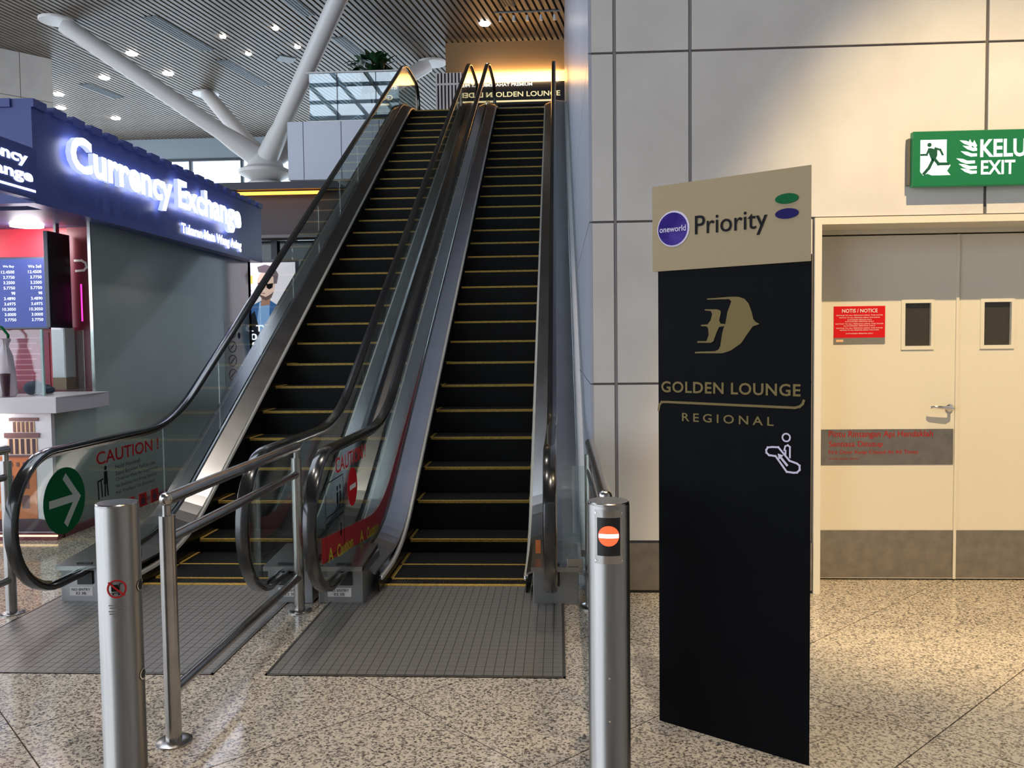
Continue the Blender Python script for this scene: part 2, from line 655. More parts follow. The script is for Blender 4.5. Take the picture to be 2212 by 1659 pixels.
CEIL = 10.0
WARM = (1.0, 0.74, 0.40)
NEUT = (1.0, 0.92, 0.82)
spot('wall_spotlight', (2.9, 0.6, 9.85), (2.75, 5.83, 1.0), 3600, WARM, 26, 0.6, 0.06)
for (x, y, p, c) in ((2.6, 2.6, 430, WARM), (0.6, 1.4, 900, (1.0, .86, .70)), (-2.2, 3.4, 300, NEUT), (-4.6, 5.0, 400, NEUT), (-2.0, 8.6, 500, NEUT)):  # first is the warm floor lamp, the rest are added unseen fill
    spot('unseen_floor_spot', (x, y, 9.85), (x, y, 0), p, c, 62, 0.9, 0.1)
UNSEEN_LAMPS = ((2.9, 0.6), (2.6, 2.6), (0.6, 1.4), (-2.2, 3.4), (-4.6, 5.0), (-2.0, 8.6))

# ------------------------------------------------------------------ floor: granite slabs laid diagonally
GR = 0.008
fl_o = MB().box(-24, 8, -9, 34, -0.20, -0.012).build('floor', GROUT)
tag(fl_o, 'speckled beige granite floor laid in diagonal slabs', 'floor', kind='structure')
s2 = math.sqrt(2)
PU, PV = 2.07 / s2, 1.345 / s2         # spacing across (X+Y) and (Y-X) joint lines
eu, ev = Vector((1, 1, 0)) / s2, Vector((-1, 1, 0)) / s2
tm = MB().prism([eu * a + ev * b for a, b in ((0.003, 0.003), (PU - .003, 0.003), (PU - .003, PV - .003), (0.003, PV - .003))], (0, 0, -0.0125))
tile_me = tm.mesh('floor_tile')
tile_me.materials.append(GRANITE)
u0, v0 = 3.25 / s2, 2.11 / s2
placed = set()
for i in range(-16, 17):
    for j in range(-8, 22):
        c = eu * (u0 + (i + .5) * PU) + ev * (v0 + (j + .5) * PV)
        if -9.5 < c.x < 4.6 and 1.2 < c.y < 14.5:
            q = eu * (u0 + i * PU) + ev * (v0 + j * PV)
            put(tile_me, 'floor_tile', fl_o, (q.x, q.y, 0.0))
            placed.add((i, j))
rest = MB()
for i in range(-26, 30):
    for j in range(-22, 50):
        c = eu * (u0 + (i + .5) * PU) + ev * (v0 + (j + .5) * PV)
        if (i, j) not in placed and -22.5 < c.x < 6.5 and -7 < c.y < 32:
            q = eu * (u0 + i * PU) + ev * (v0 + j * PV)
            rest.quad(*[q + eu * a + ev * b for a, b in ((0.003, 0.003), (PU - .003, 0.003), (PU - .003, PV - .003), (0.003, PV - .003))])
tag(rest.build('floor_tile_expanse', GRANITE, fl_o), kind='stuff')

# ------------------------------------------------------------------ ceiling of linear slats
ANG = math.atan(0.170)                  # slats run a little to the right of the escalator direction
sd = Vector((math.sin(ANG), math.cos(ANG), 0))
sp_ = Vector((math.cos(ANG), -math.sin(ANG), 0))
RX0, RX1, RY0, RY1 = -10.2, -4.9, 5.6, 12.6     # added unseen roof opening, for daylight and a reflection in the upper glass
ce = MB().box(-22.5, 8, RY1, 34, CEIL + .10, CEIL + .30).box(-22.5, 8, -9, RY0, CEIL + .10, CEIL + .30).box(-22.5, RX0, RY0, RY1, CEIL + .10, CEIL + .30).box(RX1, 8, RY0, RY1, CEIL + .10, CEIL + .30).build('ceiling', CEILBLACK)
for k in range(6):  # bars across the added roof opening
    MB().box(RX0 + k * 1.06 - .03, RX0 + k * 1.06 + .03, RY0, RY1, CEIL + .10, CEIL + .25).build('added_roof_bar', MULLION, ce)
for k in range(4):
    MB().box(RX0, RX1, RY0 + .5 + k * 2 - .03, RY0 + .5 + k * 2 + .03, CEIL + .10, CEIL + .22).build('added_roof_bar', MULLION, ce)
tag(ce, 'high ceiling of parallel grey slats over a black void', 'ceiling', kind='structure')
PITCHS = 0.160
SW = 0.098
sl = MB().prism([sp_ * (-SW / 2), sp_ * (SW / 2), sp_ * (SW / 2) + Vector((0, 0, .10)), sp_ * (-SW / 2) + Vector((0, 0, .10))], sd * 20.0)
slat_me = sl.mesh('slat')
slat_me.materials.append(SLATC)
for k in range(-143, 40):
    b = Vector((1.85, 14.0, CEIL)) + sp_ * (k * PITCHS)
    put(slat_me, 'slat', ce, b)

# ------------------------------------------------------------------ white clad wall with the fire door (Y = 5.83)
YW, XS = 5.83, 0.21                     # front wall plane, side wall plane
DX0, DX1, DH = 1.70, 3.86, 2.525
YD_BACK = 6.26
wb = MB()
wb.box(XS + .012, DX0, YW + .012, 6.6, 0, CEIL + .1)
wb.box(DX0, DX1, YW + .012, 6.6, DH, CEIL + .1)
wb.box(DX1, 6.5, YW + .012, 6.6, 0, CEIL + .1)
wb.box(DX0, DX1, YD_BACK, 6.6, 0, DH)
wr = wb.build('wall_right', JOINT)
tag(wr, 'white clad wall of large square panels with dark joints', 'wall', kind='structure')
cols = [XS, 0.384, 0.883, 2.797, 4.70, 6.50]
rows = [0.355, 1.435, 2.525, 3.640, 4.755, 5.87, 6.985, 8.10, 9.215, CEIL + .1]
gv, gh = 0.011, 0.0075
for r0, r1 in zip(rows[:-1], rows[1:]):
    for c0, c1 in zip(cols[:-1], cols[1:]):
        segs = [(c0, c1)]
        if r0 < DH - .01:
            if c1 <= DX0 or c0 >= DX1:
                segs = [(c0, c1)]
            else:
                segs = []
                if c0 < DX0: segs.append((c0, DX0 - .004))
                if c1 > DX1: segs.append((DX1 + .004, c1))
        for a, b in segs:
            MB().box(a + (gv if a > XS else .021), b - gv, YW, YW + .02, r0 + gh, r1 - gh).build('panel', PANEL, wr, bevel=.0015)
for c in cols[1:-1]:
    if c < DX0: MB().box(c - gv * .8, c + gv * .8, YW + .006, YW + .013, .36, CEIL).build('joint_seal', SEAL, wr)
bb = MB().box(XS, DX0 - .004, YW - .004, YW + .012, 0.02, 0.345).build('baseboard_right', SKIRTSTEEL, bevel=.002)
MB().box(XS, DX0 - .004, YW + .002, YW + .012, 0.0, 0.02).build('shadow_gap', BLACK, bb)
tag(bb, 'brushed steel skirting along the foot of the clad wall', 'skirting', kind='structure')

# glossy grey wall beside the escalator (X = 0.21)
ws = MB().box(XS + .012, 0.75, 6.6, 24.4, 0, CEIL + .1).build('wall_side', JOINT)
tag(ws, 'glossy blue-grey panelled wall running up beside the escalator', 'wall', kind='structure')
ys = [YW, 7.4, 9.0, 10.6, 12.2, 13.8, 15.4, 17.0, 18.6, 20.2, 21.8, 24.4]
for r0, r1 in zip(rows[:-1], rows[1:]):
    for y0, y1 in zip(ys[:-1], ys[1:]):
        MB().box(XS, XS + .02, y0 + (.004 if y0 > YW else 0), y1 - .004, r0 + .005, r1 - .005).build('panel', SIDEPANEL, ws)
bs = MB().box(XS - .004, XS + .012, YW, 18.2, 0, 0.35).build('baseboard_side', SKIRTSTEEL)
tag(bs, 'steel skirting along the foot of the glossy side wall', 'skirting', kind='structure')

# ------------------------------------------------------------------ fire door
YD = 6.17
dr = empty('door_1', ((DX0 + DX1) / 2, YD, 0), 'cream double fire door set back in a white frame', 'door', kind='structure')
fm = MB()
fm.box(DX0, DX0 + .045, YW - .012, YD + .05, 0, DH)
fm.box(DX1 - .045, DX1, YW - .012, YD + .05, 0, DH)
fm.box(DX0 + .045, DX1 - .045, YW - .012, YD + .05, DH - .045, DH)
fm.box(DX0 + .045, DX0 + .075, YD - .03, YD + .05, 0, DH - .045)
fm.box(DX1 - .075, DX1 - .045, YD - .03, YD + .05, 0, DH - .045)
fm.box(DX0 + .075, DX1 - .075, YD - .03, YD + .05, DH - .075, DH - .045)
fm.build('door_frame', DOOR, dr)
for (a, b, wx0, wx1) in ((1.775, 2.776, 2.425, 2.602), (2.782, 3.785, 2.964, 3.148)):
    lm = MB()
    lm.box(a, wx0, YD, YD + .045, .012, 2.44)
    lm.box(wx1, b, YD, YD + .045, .012, 2.44)
    lm.box(wx0, wx1, YD, YD + .045, .012, 1.666)
    lm.box(wx0, wx1, YD, YD + .045, 1.966, 2.44)
    lf = lm.build('door_leaf', DOOR, dr)
    v = MB()
    v.box(wx0 - .026, wx0, YD - .008, YD, 1.64, 1.99).box(wx1, wx1 + .022, YD - .008, YD, 1.64, 1.99)
    v.box(wx0, wx1, YD - .008, YD, 1.64, 1.666).box(wx0, wx1, YD - .008, YD, 1.966, 1.99)
    v.build('vision_frame', DOOR, lf)
    MB().box(wx0, wx1, YD + .018, YD + .026, 1.666, 1.966).build('vision_pane', DARKGLASS, lf)
    MB().box(a + .004, b - .004, YD - .003, YD, .02, .359).build('kick_plate', SKIRTSTEEL, lf)
MB().box(2.771, 2.79, YD - .012, YD, .012, 2.44).build('astragal', DOOR, dr)
h = MB()
h.lathe((0, 0, 0), [(.026, 0), (.026, .012), (.02, .016)], 20)
h.v = [(2.735 + x, YD - z, 1.228 + y) for x, y, z in h.v]
h.tube([(2.735, YD - .01, 1.228), (2.735, YD - .055, 1.23), (2.715, YD - .062, 1.232), (2.60, YD - .060, 1.24), (2.585, YD - .05, 1.236)], [.011, .012, .013, .011, .009], 12)
h.build('door_handle', CHROME, dr, smooth=True)
FD = Frame((0, YD - .003, 0), (1, 0, 0))
tp = MB().box(1.79, 2.765, YD - .004, YD, .828, 1.08).build('instruction_plate', SKIRTSTEEL, dr)
tx = 1.905
text('lettering', 'Pintu Rintangan Api Hendaklah', FD, tx, 1.012, .72, .058, REDP, tp, .003)
text('lettering', 'Sentiasa Ditutup', FD, tx, .945, .375, .052, REDP, tp, .003)
text('lettering', 'Fire Door Keep Closed At All Times', FD, tx, .897, .62, .036, REDP, tp, .003)
text('lettering', 'Arahan Jabatan Bomba', FD, tx, .862, .21, .018, REDP, tp, .003)

# red notice on the door
nt = empty('door_notice', (2.11, YD - .006, 1.686), 'red notice sticker with white text on the fire door', 'notice')
MB().box(1.934, 2.288, YD - .004, YD - .0005, 1.686, 1.95).build('sticker', RED, nt)
MB().box(1.934, 2.288, YD - .0046, YD - .0035, 1.686, 1.728).build('footer', GREYP, nt)
text('lettering', 'NOTIS / NOTICE', FD, 1.99, 1.905, .245, .026, WHITEP, nt, .003, .01)
for k, (w, zz) in enumerate(((.32, 1.882), (.28, 1.866), (.17, 1.851), (.20, 1.838), (.33, 1.822), (.22, 1.808), (.32, 1.792), (.27, 1.778), (.19, 1.754))):
    text('lettering', ('NOTICE TO ALL PERSONS USING THIS DOOR' if w > .25 else 'AUTHORISED PERSONS ONLY'), FD, 2.111 - w / 2, zz, w, .008, WHITEP, nt, .003)
MB().box(1.95, 2.0, YD - .0052, YD - .004, 1.70, 1.716).build('footer_mark', MPEACH, nt)

# ------------------------------------------------------------------ illuminated exit sign
ex = empty('exit_sign', (2.9, 5.80, 2.70), 'illuminated green exit sign box mounted on the clad wall above the fire door', 'exit sign')
MB().box(2.30, 3.52, 5.75, 5.80, 2.704, 3.057).build('lit_panel', EGREEN, ex, bevel=.004)
MB().box(2.285, 3.53, 5.785, YW, 2.72, 3.02).build('housing', principled('sign_housing', srgb(92, 88, 80), .5), ex)
FE = Frame((0, 5.75, 0), (1, 0, 0))
mnp = polys('pictogram', FE, [[(2.346, 3.0), (2.346, 2.797), (2.366, 2.772), (2.39, 2.785), (2.42, 2.773), (2.537, 2.773), (2.515, 2.80), (2.537, 2.835), (2.511, 2.86), (2.511, 3.0)]], EWHITE, ex)
polys('running_figure', FE, [disc_pts(2.402, 2.968, .0135), [(2.392, 2.945), (2.41, 2.948), (2.452, 2.935), (2.452, 2.90), (2.438, 2.865), (2.418, 2.865), (2.40, 2.91)]] + stroke([(2.40, 2.94), (2.385, 2.905), (2.352, 2.905)], .013) + stroke([(2.44, 2.945), (2.47, 2.935), (2.485, 2.905)], .013) + stroke([(2.44, 2.87), (2.46, 2.845), (2.52, 2.845)], .019) + stroke([(2.425, 2.87), (2.40, 2.82), (2.37, 2.785)], .019), EGREEND, mnp, .0035)
for i, (zz, sgn) in enumerate(((2.965, 1), (2.93, 1), (2.895, 1), (2.85, 1), (2.815, 1), (2.785, 1))):
    x0 = (2.592, 2.612, 2.60, 2.573, 2.588, 2.60)[i]
    x1 = 2.702 - (.012 if i in (0, 3) else 0)
    poly('flame_stroke', FE, [(x0, zz + .028), (x0 + .03, zz + .005), (x0 + .065, zz - .008), (x1, zz - .006), (x1, zz + .012), (x0 + .07, zz + .012), (x0 + .04, zz + .024)], EWHITE, ex)
for (a, b) in ((2.645, 2.966), (2.672, 2.96)):
    poly('flame_stroke', FE, [(a, b), (a + .012, b + .032), (a + .03, b - .004), (a + .018, b - .022)], EWHITE, ex)
text('lettering', 'KELUAR', FE, 2.722, 2.881, .46, .115, EWHITE, ex, .003, .025)
text('lettering', 'EXIT', FE, 2.728, 2.771, .214, .09, EWHITE, ex, .003, .02)

# ------------------------------------------------------------------ totem sign
TL, TR = Vector((.441, 3.848, 0)), Vector((.995, 3.445, 0))
tu = (TR - TL).normalized()
FT = Frame(TL, tu)
TWd = (TR - TL).length
to = empty('directory_totem', ((TL + TR) / 2), 'tall black totem sign with a beige header and a gold bird emblem', 'sign')


def twedge(a0, a1, z0, z1, d0, d1):
    """board with chamfered back edges"""
    ins = .032
    return MB().prism([FT.p(a0, z0, d1), FT.p(a1, z0, d1), FT.p(a1 - ins, z0, d0), FT.p(a0 + ins, z0, d0)], (0, 0, z1 - z0))


twedge(0, TWd, 0, 2.06, -.055, 0).build('panel', TOTEM, to)
hd = twedge(-.022, TWd, 2.032, 2.405, -.062, .010).build('header', GOLD, to)
FTH = Frame(TL + FT.n * .010, tu)
em = poly('emblem_rim', FTH, disc_pts(.082, 2.212, .078), LILAC, hd, .002)
poly('emblem_disc', FTH, disc_pts(.0795, 2.2115, .071), PURPLE, hd, .0032)
text('emblem_lettering', 'oneworld', FTH, .016, 2.199, .128, .026, LILAC, hd, .0045, .012)
text('lettering', 'Priority', FTH, .186, 2.152, .321, .105, BLACKP, hd, .003, .004)
poly('green_ellipse', FTH, disc_pts(.587, 2.2853, .048, .0205), GREENP, hd, .003)
poly('navy_ellipse', FTH, disc_pts(.5875, 2.2262, .048, .0205), NAVYP, hd, .003)
LO = [(.2372, 1.9032), (.3449, 1.9066), (.3775, 1.9053), (.4051, 1.8963), (.4234, 1.8758), (.4371, 1.8409), (.4445, 1.8105), (.4545, 1.7985), (.4715, 1.7902), (.4418, 1.7805), (.4191, 1.7507), (.3917, 1.7119), (.3451, 1.6815), (.3074, 1.6701), (.179, 1.6702), (.181, 1.6765), (.2739, 1.6791), (.2900, 1.6860), (.2978, 1.6994), (.3073, 1.7567), (.314, 1.7787), (.3215, 1.7961), (.3309, 1.8441), (.3478, 1.8873), (.3375, 1.8973), (.2372, 1.8987)]
LI = [(.2255, 1.8581), (.2835, 1.8562), (.2990, 1.8500), (.3006, 1.8407), (.293, 1.81), (.2997, 1.7957), (.3187, 1.7935), (.3187, 1.7847), (.293, 1.7817), (.2806, 1.7571), (.2671, 1.7218), (.2546, 1.7148), (.1909, 1.7153), (.1929, 1.7225), (.2351, 1.7221), (.2449, 1.7488), (.242, 1.7774), (.2352, 1.7847), (.2078, 1.787), (.2107, 1.7923), (.24, 1.7935), (.2546, 1.811), (.2614, 1.8374), (.2546, 1.8501), (.2284, 1.8527)]
lg = poly('bird_emblem', FT, LO, GOLDP, to, .0025)
poly('bird_emblem_wing', FT, LI, GOLDP, lg, .0030)
text('lettering', 'GOLDEN LOUNGE', FT, .0154, 1.497, .628, .050, GOLDP, to, .003, .02, 1.08)
crv = [(-.002 + .004, 1.418), (.006, 1.440), (.018, 1.4535), (.04, 1.4545), (.62, 1.4515), (.640, 1.457), (.652, 1.468), (.6565, 1.4803)]
polys('flourish', FT, stroke(crv, .010), GOLDP, to, .003)
text('lettering', 'REGIONAL', FT, .118, 1.373, .415, .037, GOLDP, to, .003, .012, 1.5)
pc = polys('escalator_pictogram', FT, stroke([(.5021, 1.2729), (.508, 1.284), (.5256, 1.287), (.5529, 1.2879), (.5993, 1.2366), (.630, 1.2275), (.641, 1.220), (.6411, 1.2026), (.630, 1.191), (.6166, 1.1892), (.588, 1.1905), (.5414, 1.251), (.514, 1.2528), (.503, 1.262), (.5021, 1.2729)], .0075), LILAC, to, .003)
ring = [(.5855 + .0155 * math.cos(t * .3142), 1.3296 + .0155 * math.sin(t * .3142)) for t in range(21)]
polys('pictogram_person', FT, stroke(ring, .006) + stroke([(.578, 1.2783), (.582, 1.294), (.592, 1.299), (.601, 1.292), (.601, 1.25)], .0065) + stroke([(.583, 1.276), (.583, 1.262)], .0065), LILAC, pc, .003)
polys('pictogram_arrow', FT, stroke([(.588, 1.218), (.5585, 1.252)], .009) + [[(.551, 1.262), (.5545, 1.237), (.574, 1.256)]], LILAC, pc, .003)

# ------------------------------------------------------------------ gate bollards
def bollard(c, label):
    b = empty('bollard', c, label, 'bollard')
    m = MB().lathe(c, [(.084, 0), (.084, .004), (.0825, .006), (.0825, 1.088), (.0805, 1.092)], 48)
    m.build('tube', BRUSHED, b, smooth=True)
    MB().lathe(c, [(.0815, 1.091), (.0815, 1.097), (.078, 1.101), (.01, 1.101)], 48).build('cap', STEEL, b, smooth=True)
    return b


CR = Vector((.188, 3.36, 0))
b1 = bollard(CR, 'round steel bollard showing a lit red no-entry signal')
cr = Cyl(CR, .0825, math.radians(-90) - .055)
grid_patch('signal_plate', cr, -.058, .058, .868, 1.078, STEEL, b1, .0015, 12, 1)
grid_patch('signal_window', cr, -.045, .045, .900, 1.048, BLACK, b1, .003, 10, 1)
fan('signal_disc', cr, 0, .978, .0395, .0395, BOLLARDRED, b1, .0045)
grid_patch('signal_bar', cr, -.037, .037, .970, .986, BOLLARDWHITE, b1, .006, 8, 1)
for a, z in ((-.052, 1.066), (.052, 1.066), (-.052, .880), (.052, .880), (0, .42), (0, .25)):
    fan('screw', cr, a, z, .004, .004, CHROME, b1, .003, 0, 12, 1)

CL = Vector((-1.790, 3.34, 0))
b2 = bollard(CL, 'round steel bollard with a no-trolley sticker')
cl = Cyl(CL, .0825, math.atan2(-CL.y, -CL.x) - .15)
fan('ban_ring', cl, 0, .768, .037, .037, REDP, b2, .002, .83, 40, 2)
sk = MB()


def cyl_polys(name, fr, plist, mat, parent, d):
    m = MB()
    for pts in plist:
        m.add([fr.p(x, y, d) for x, y in pts], [tuple(range(len(pts)))])
    return m.build(name, mat, parent)


cyl_polys('trolley', cl, [rect(-.019, .008, .758, .785)] + stroke([(.008, .757), (.012, .788), (.019, .788)], .003) + stroke([(-.019, .752), (.012, .752)], .003) + [disc_pts(-.013, .747, .0035, n=10), disc_pts(.008, .747, .0035, n=10)], BLACKP, b2, .0022)
cyl_polys('ban_bar', cl, stroke([(-.026, .794), (0, .768), (.026, .742)], .007), REDP, b2, .006)
for k, (w, z) in enumerate(((.066, .700), (.058, .690), (.066, .676), (.060, .666), (.03, .656))):
    cyl_polys('caption_line', cl, [rect(-w / 2 + q * w / 12, -w / 2 + (q + .7) * w / 12, z, z + .0045) for q in range(12)], GREYP, b2, .002)
ch = Cyl(CL, .0825, math.atan2(-CL.y, -CL.x) + 1.12)
for z in (.762, .395):
    fan('socket_rim', ch, 0, z, .024, .024, CHROME, b2, .003, .7, 24, 2)
    fan('socket_hole', ch, 0, z, .018, .018, BLACK, b2, .0035, 0, 24, 2)


# ------------------------------------------------------------------ tubular guard rails
def guard_rail(x, y0, y1, label, post_near=True):
    g = empty('guard_rail', (x, (y0 + y1) / 2, 0), label, 'railing')
    for y in ((y0, y1) if post_near else (y1,)):
        p = MB()
        p.tube([(x, y, 0.004), (x, y, 1.0)], .034, 20)
        po = p.build('post', STEEL, g, smooth=True)
        MB().tube([(x, y, 1.0), (x, y, 1.045)], .018, 14).build('post_neck', STEEL, po, smooth=True)
        MB().lathe((x, y, 0), [(.078, 0), (.078, .008), (.066, .014), (.036, .016)], 28).build('flange', STEEL, po, smooth=True)
    MB().sphere((x, y0, 1.07), .030).tube([(x, y0, 1.07), (x, y1 + .01, 1.07)], .029, 18).sphere((x, y1 + .01, 1.07), .029).build('top_rail', STEEL, g, smooth=True)
    for z in (.895, .225):
        MB().tube([(x, y0, z), (x, y1, z)], .024, 16).build('cross_rail', STEEL, g, smooth=True)
    return g


guard_rail(-1.695, 3.571, 5.392, 'steel tube guard rail standing between the two escalator landing plates')
guard_rail(-3.575, 3.4, 5.31, 'steel tube guard rail standing on the kiosk side of the escalators')
guard_rail(.190, 3.62, 5.50, 'steel tube guard rail standing behind the red-signal bollard')

# ------------------------------------------------------------------ escalators
TAN = math.tan(math.radians(30))
Y0N = 6.706                             # where the nosing line meets the floor
ZT = 6.62                               # upper landing height
YTN = Y0N + ZT / TAN


def arc(p, q, r, n=8):
    """fillet between incoming slope and outgoing slope around corner p; p=(y,z), q=(slope_in, slope_out)"""
    a0, a1 = math.atan(q[0]), math.atan(q[1])
    t = r * math.tan(abs(a1 - a0) / 2)
    s = 1 if a1 > a0 else -1
    y, z = p[0] - t * math.cos(a0), p[1] - t * math.sin(a0)
    cy, cz = y - s * r * math.sin(a0), z + s * r * math.cos(a0)
    return [(cy + s * r * math.sin(a0 + (a1 - a0) * k / n), cz - s * r * math.cos(a0 + (a1 - a0) * k / n)) for k in range(n + 1)]


def run_path(zb, zi, zt, ya, yb, r=1.9):
    """flat at zb from ya, incline = nosing + zi, flat at ZT + zt to yb"""
    pb = (Y0N + (zb - zi) / TAN, zb)
    pt = (Y0N + (ZT + zt - zi) / TAN, ZT + zt)
    return [(ya, zb)] + arc(pb, (0, TAN), r) + arc(pt, (TAN, 0), r) + [(yb, ZT + zt)]


def split_path(path, step):
    out = [path[0]]
    for a, b in zip(path[:-1], path[1:]):
        n = max(1, int(math.hypot(b[0] - a[0], b[1] - a[1]) / step))
        out += [(a[0] + (b[0] - a[0]) * k / n, a[1] + (b[1] - a[1]) * k / n) for k in range(1, n + 1)]
    return out


NEWR, NEWY, NEWZ = .43, 5.225, .645
HB = NEWZ + NEWR


def rail_path():
    lo = [(5.62, NEWZ - NEWR + .01), (5.42, NEWZ - NEWR)] + [(NEWY - NEWR * math.sin(math.pi * k / 18), NEWZ - NEWR * math.cos(math.pi * k / 18)) for k in range(0, 19)]
    mid = run_path(HB, .95, 1.03, NEWY + .05, 19.6, 1.9)
    zc = ZT + 1.03 - NEWR
    hi = [(19.65 + NEWR * math.sin(math.pi * k / 18), zc + NEWR * math.cos(math.pi * k / 18)) for k in range(0, 19)] + [(19.4, zc - NEWR)]
    return lo + mid + hi


HR = rail_path()


def step_z(k):
    if k <= 0: return 0.006
    if k == 1: return 0.112
    if k >= 29: return ZT - .012
    return TAN * (6.5256 + .4 * k - Y0N)


PLATE_Y0, COMB_Y = 4.32, 5.97


def escalator(cx, label, right):
    es = empty('escalator', (cx, 5.6, 0), label, 'escalator')
    hw = .505
    # steps
    sm = MB().box(-hw, hw, 0, .398, -.26, 0).mesh('step')
    sm.materials.append(STEPMAT)
    ym = MB().box(-hw + .02, hw - .02, -.003, .024, -.020, .0025).mesh('yellow_edge')
    ym.materials.append(YELLOW)
    sy = MB().box(-hw + .004, -hw + .028, .03, .385, -.006, .003).mesh('yellow_side')
    sy.materials.append(YELLOW)
    for k in range(-2, 31):
        y = 6.5256 + .4 * k
        st = put(sm, 'step', es, (cx, y, step_z(k)))
        if k >= 0 or k == -1:
            put(ym, 'yellow_edge', st, (cx, y, step_z(k)))
        if k < -1:
            st.location.z -= .003
            continue
        put(sy, 'yellow_side', st, (cx, y, step_z(k)))
        put(sy, 'yellow_side', st, (cx + 2 * hw - .032, y, step_z(k)))
    # comb and landing plates
    for (ya, yb, z, nm) in ((PLATE_Y0, COMB_Y, 0.0, 'landing_plate'), (18.25, 19.9, ZT, 'landing_plate')):
        x0, x1 = (cx - .80, cx + .77) if right else (cx - .945, cx + .695)
        pl = MB().box(x0, x1, ya, yb, z - .01, z + .004).build(nm, PLATEGAP if z == 0 else PLATE, es)
        if z == 0:
            rib = MB()
            nx, ny = 30, 26
            wx, wy = (x1 - x0 - .03) / nx, (yb - ya - .02) / ny
            for i in range(nx):
                for j in range(ny):
                    a, b = x0 + .015 + i * wx, ya + .01 + j * wy
                    rib.quad((a + .002, b + .0012, z + .0065), (a + wx - .002, b + .0012, z + .0065), (a + wx - .002, b + wy - .0012, z + .0065), (a + .002, b + wy - .0012, z + .0065))
            tag(rib.build('plate_rib_field', PLATE, pl), kind='stuff')
            MB().box(x0, x1, ya, ya + .012, z, z + .008).box(x0, x0 + .012, ya, yb, z, z + .008).box(x1 - .012, x1, ya, yb, z, z + .008).build('plate_edge', BRUSHED, pl)
    MB().box(cx - hw - .03, cx + hw + .03, COMB_Y - .02, COMB_Y + .03, .002, .009).build('comb_line', YELLOW, es)
    cm = MB()
    for i in range(60):
        a = cx - hw + i * (2 * hw / 60)
        cm.box(a + .003, a + .011, COMB_Y + .03, COMB_Y + .12, .001, .007)
    tag(cm.build('comb_teeth', STEEL, es), kind='stuff')
    # truss below the steps
    under = run_path(-.05, -.95, -.9, 6.0, 19.0)
    tp = MB()
    tp.sweep(run_path(-.28, -.30, -.32, 5.9, 19.0), [(-hw - .3, -.03), (hw + .3, -.03), (hw + .3, .0), (-hw - .3, .0)], cx)
    tp.build('truss_floor', SKIRT, es)
    base_r = [(y, z) for y, z in run_path(0, 0, 0, 5.62, 19.6)]
    for s in (-1, 1):
        xr = cx + s * .69
        # skirt, brush trim, inner deck, glass bead, outer deck, outer cladding
        MB().sweep(run_path(-.02, 0, 0, 5.80, 19.2), [(s * .508, -.22), (s * .514, -.22), (s * .514, .115), (s * .508, .115)], cx).build('skirt_panel', SKIRT, es)
        MB().sweep(run_path(.09, .125, .09, 5.86, 19.2), [(s * .490, -.008), (s * .520, -.012), (s * .520, .012), (s * .496, .010)], cx).build('skirt_brush', TRIMW, es)
        MB().sphere((cx + s * .505, 5.86, .09), .016).build('trim_stop', CHROME, es, smooth=True)
        MB().sweep(run_path(.17, .155, .12, 5.72, 19.3), [(s * .516, -.02), (s * .665, .04), (s * .665, .052), (s * .516, -.005)], cx).build('inner_deck', DECK, es)
        MB().sweep(run_path(.23, .215, .18, 5.55, 19.4), [(s * .662, -.05), (s * .678, -.05), (s * .678, .025), (s * .662, .025)], cx).build('glass_bead', DECK, es)
        ow = .868 if not (s > 0 and right) else .895
        od = MB().sweep(run_path(.22, .205, .17, 5.60, 19.4), [(s * .702, -.02), (s * ow, -.02), (s * ow, .0), (s * .702, .02)], cx).build('outer_deck', DECK, es)
        if not (s > 0 and right):
            side = run_path(.215, .20, .16, 5.60, 19.3)
            cl_ = MB()
            pts = [(cx + s * (ow - .004), y, z) for y, z in side]
            low = run_path(0.0, -.78, -.9, 5.60, 19.3)
            low = [(cx + s * (ow - .004), y, max(z, 0.0)) for y, z in low]
            n_ = len(pts)
            cl_.add(pts + low, [(i, i + 1, n_ + i + 1, n_ + i) for i in range(n_ - 1)])
            cl_.build('side_cladding', DECK, es)
        # end box where the handrail goes in
        bx = MB().box(cx + s * .69 - .150 + s * .026, cx + s * .69 + .150 + s * .026, 5.56, 6.1, 0, .235).build('handrail_inlet_box', BOXGREY, es, bevel=.004)
        MB().box(xr - .052, xr + .052, 5.545, 5.562, .125, .275).build('inlet_brush', BLACK, bx)
        nose = MB()
        nose.prism([(cx + s * .555, 5.50, .262), (cx + s * .866, 5.50, .262), (cx + s * .866, 6.0, .30), (cx + s * .555, 6.0, .30)], (0, 0, -.03))
        nose.build('inlet_cover', DECK, bx)
        # handrail and its guide
        prof = [(-.040, -.010), (-.036, -.018), (-.022, -.019), (-.022, -.008), (.022, -.008), (.022, -.019), (.036, -.018), (.040, -.010), (.040, .004), (.034, .016), (.016, .021), (-.016, .021), (-.034, .016), (-.040, .004)]
        rail = split_path(HR, .35)
        MB().sweep(rail, prof, xr).build('handrail', RUBBER, es, smooth=True)
        MB().sweep(rail[3:-3], [(-.012, -.04), (.012, -.04), (.012, -.012), (-.012, -.012)], xr).build('handrail_guide', STEEL, es)
        # glass panels
        def top_at(y):
            for (a, b) in zip(HR[12:-12][:-1], HR[12:-12][1:]):
                if a[0] <= y <= b[0] and b[0] > a[0]:
                    return a[1] + (b[1] - a[1]) * (y - a[0]) / (b[0] - a[0]) - .03
            return HB - .03
        bot = run_path(.235, .22, .185, 4.5, 20.5)

        def bot_at(y):
            for a, b in zip(bot[:-1], bot[1:]):
                if a[0] <= y <= b[0]:
                    return a[1] + (b[1] - a[1]) * (y - a[0]) / (b[0] - a[0])
            return bot[-1][1]
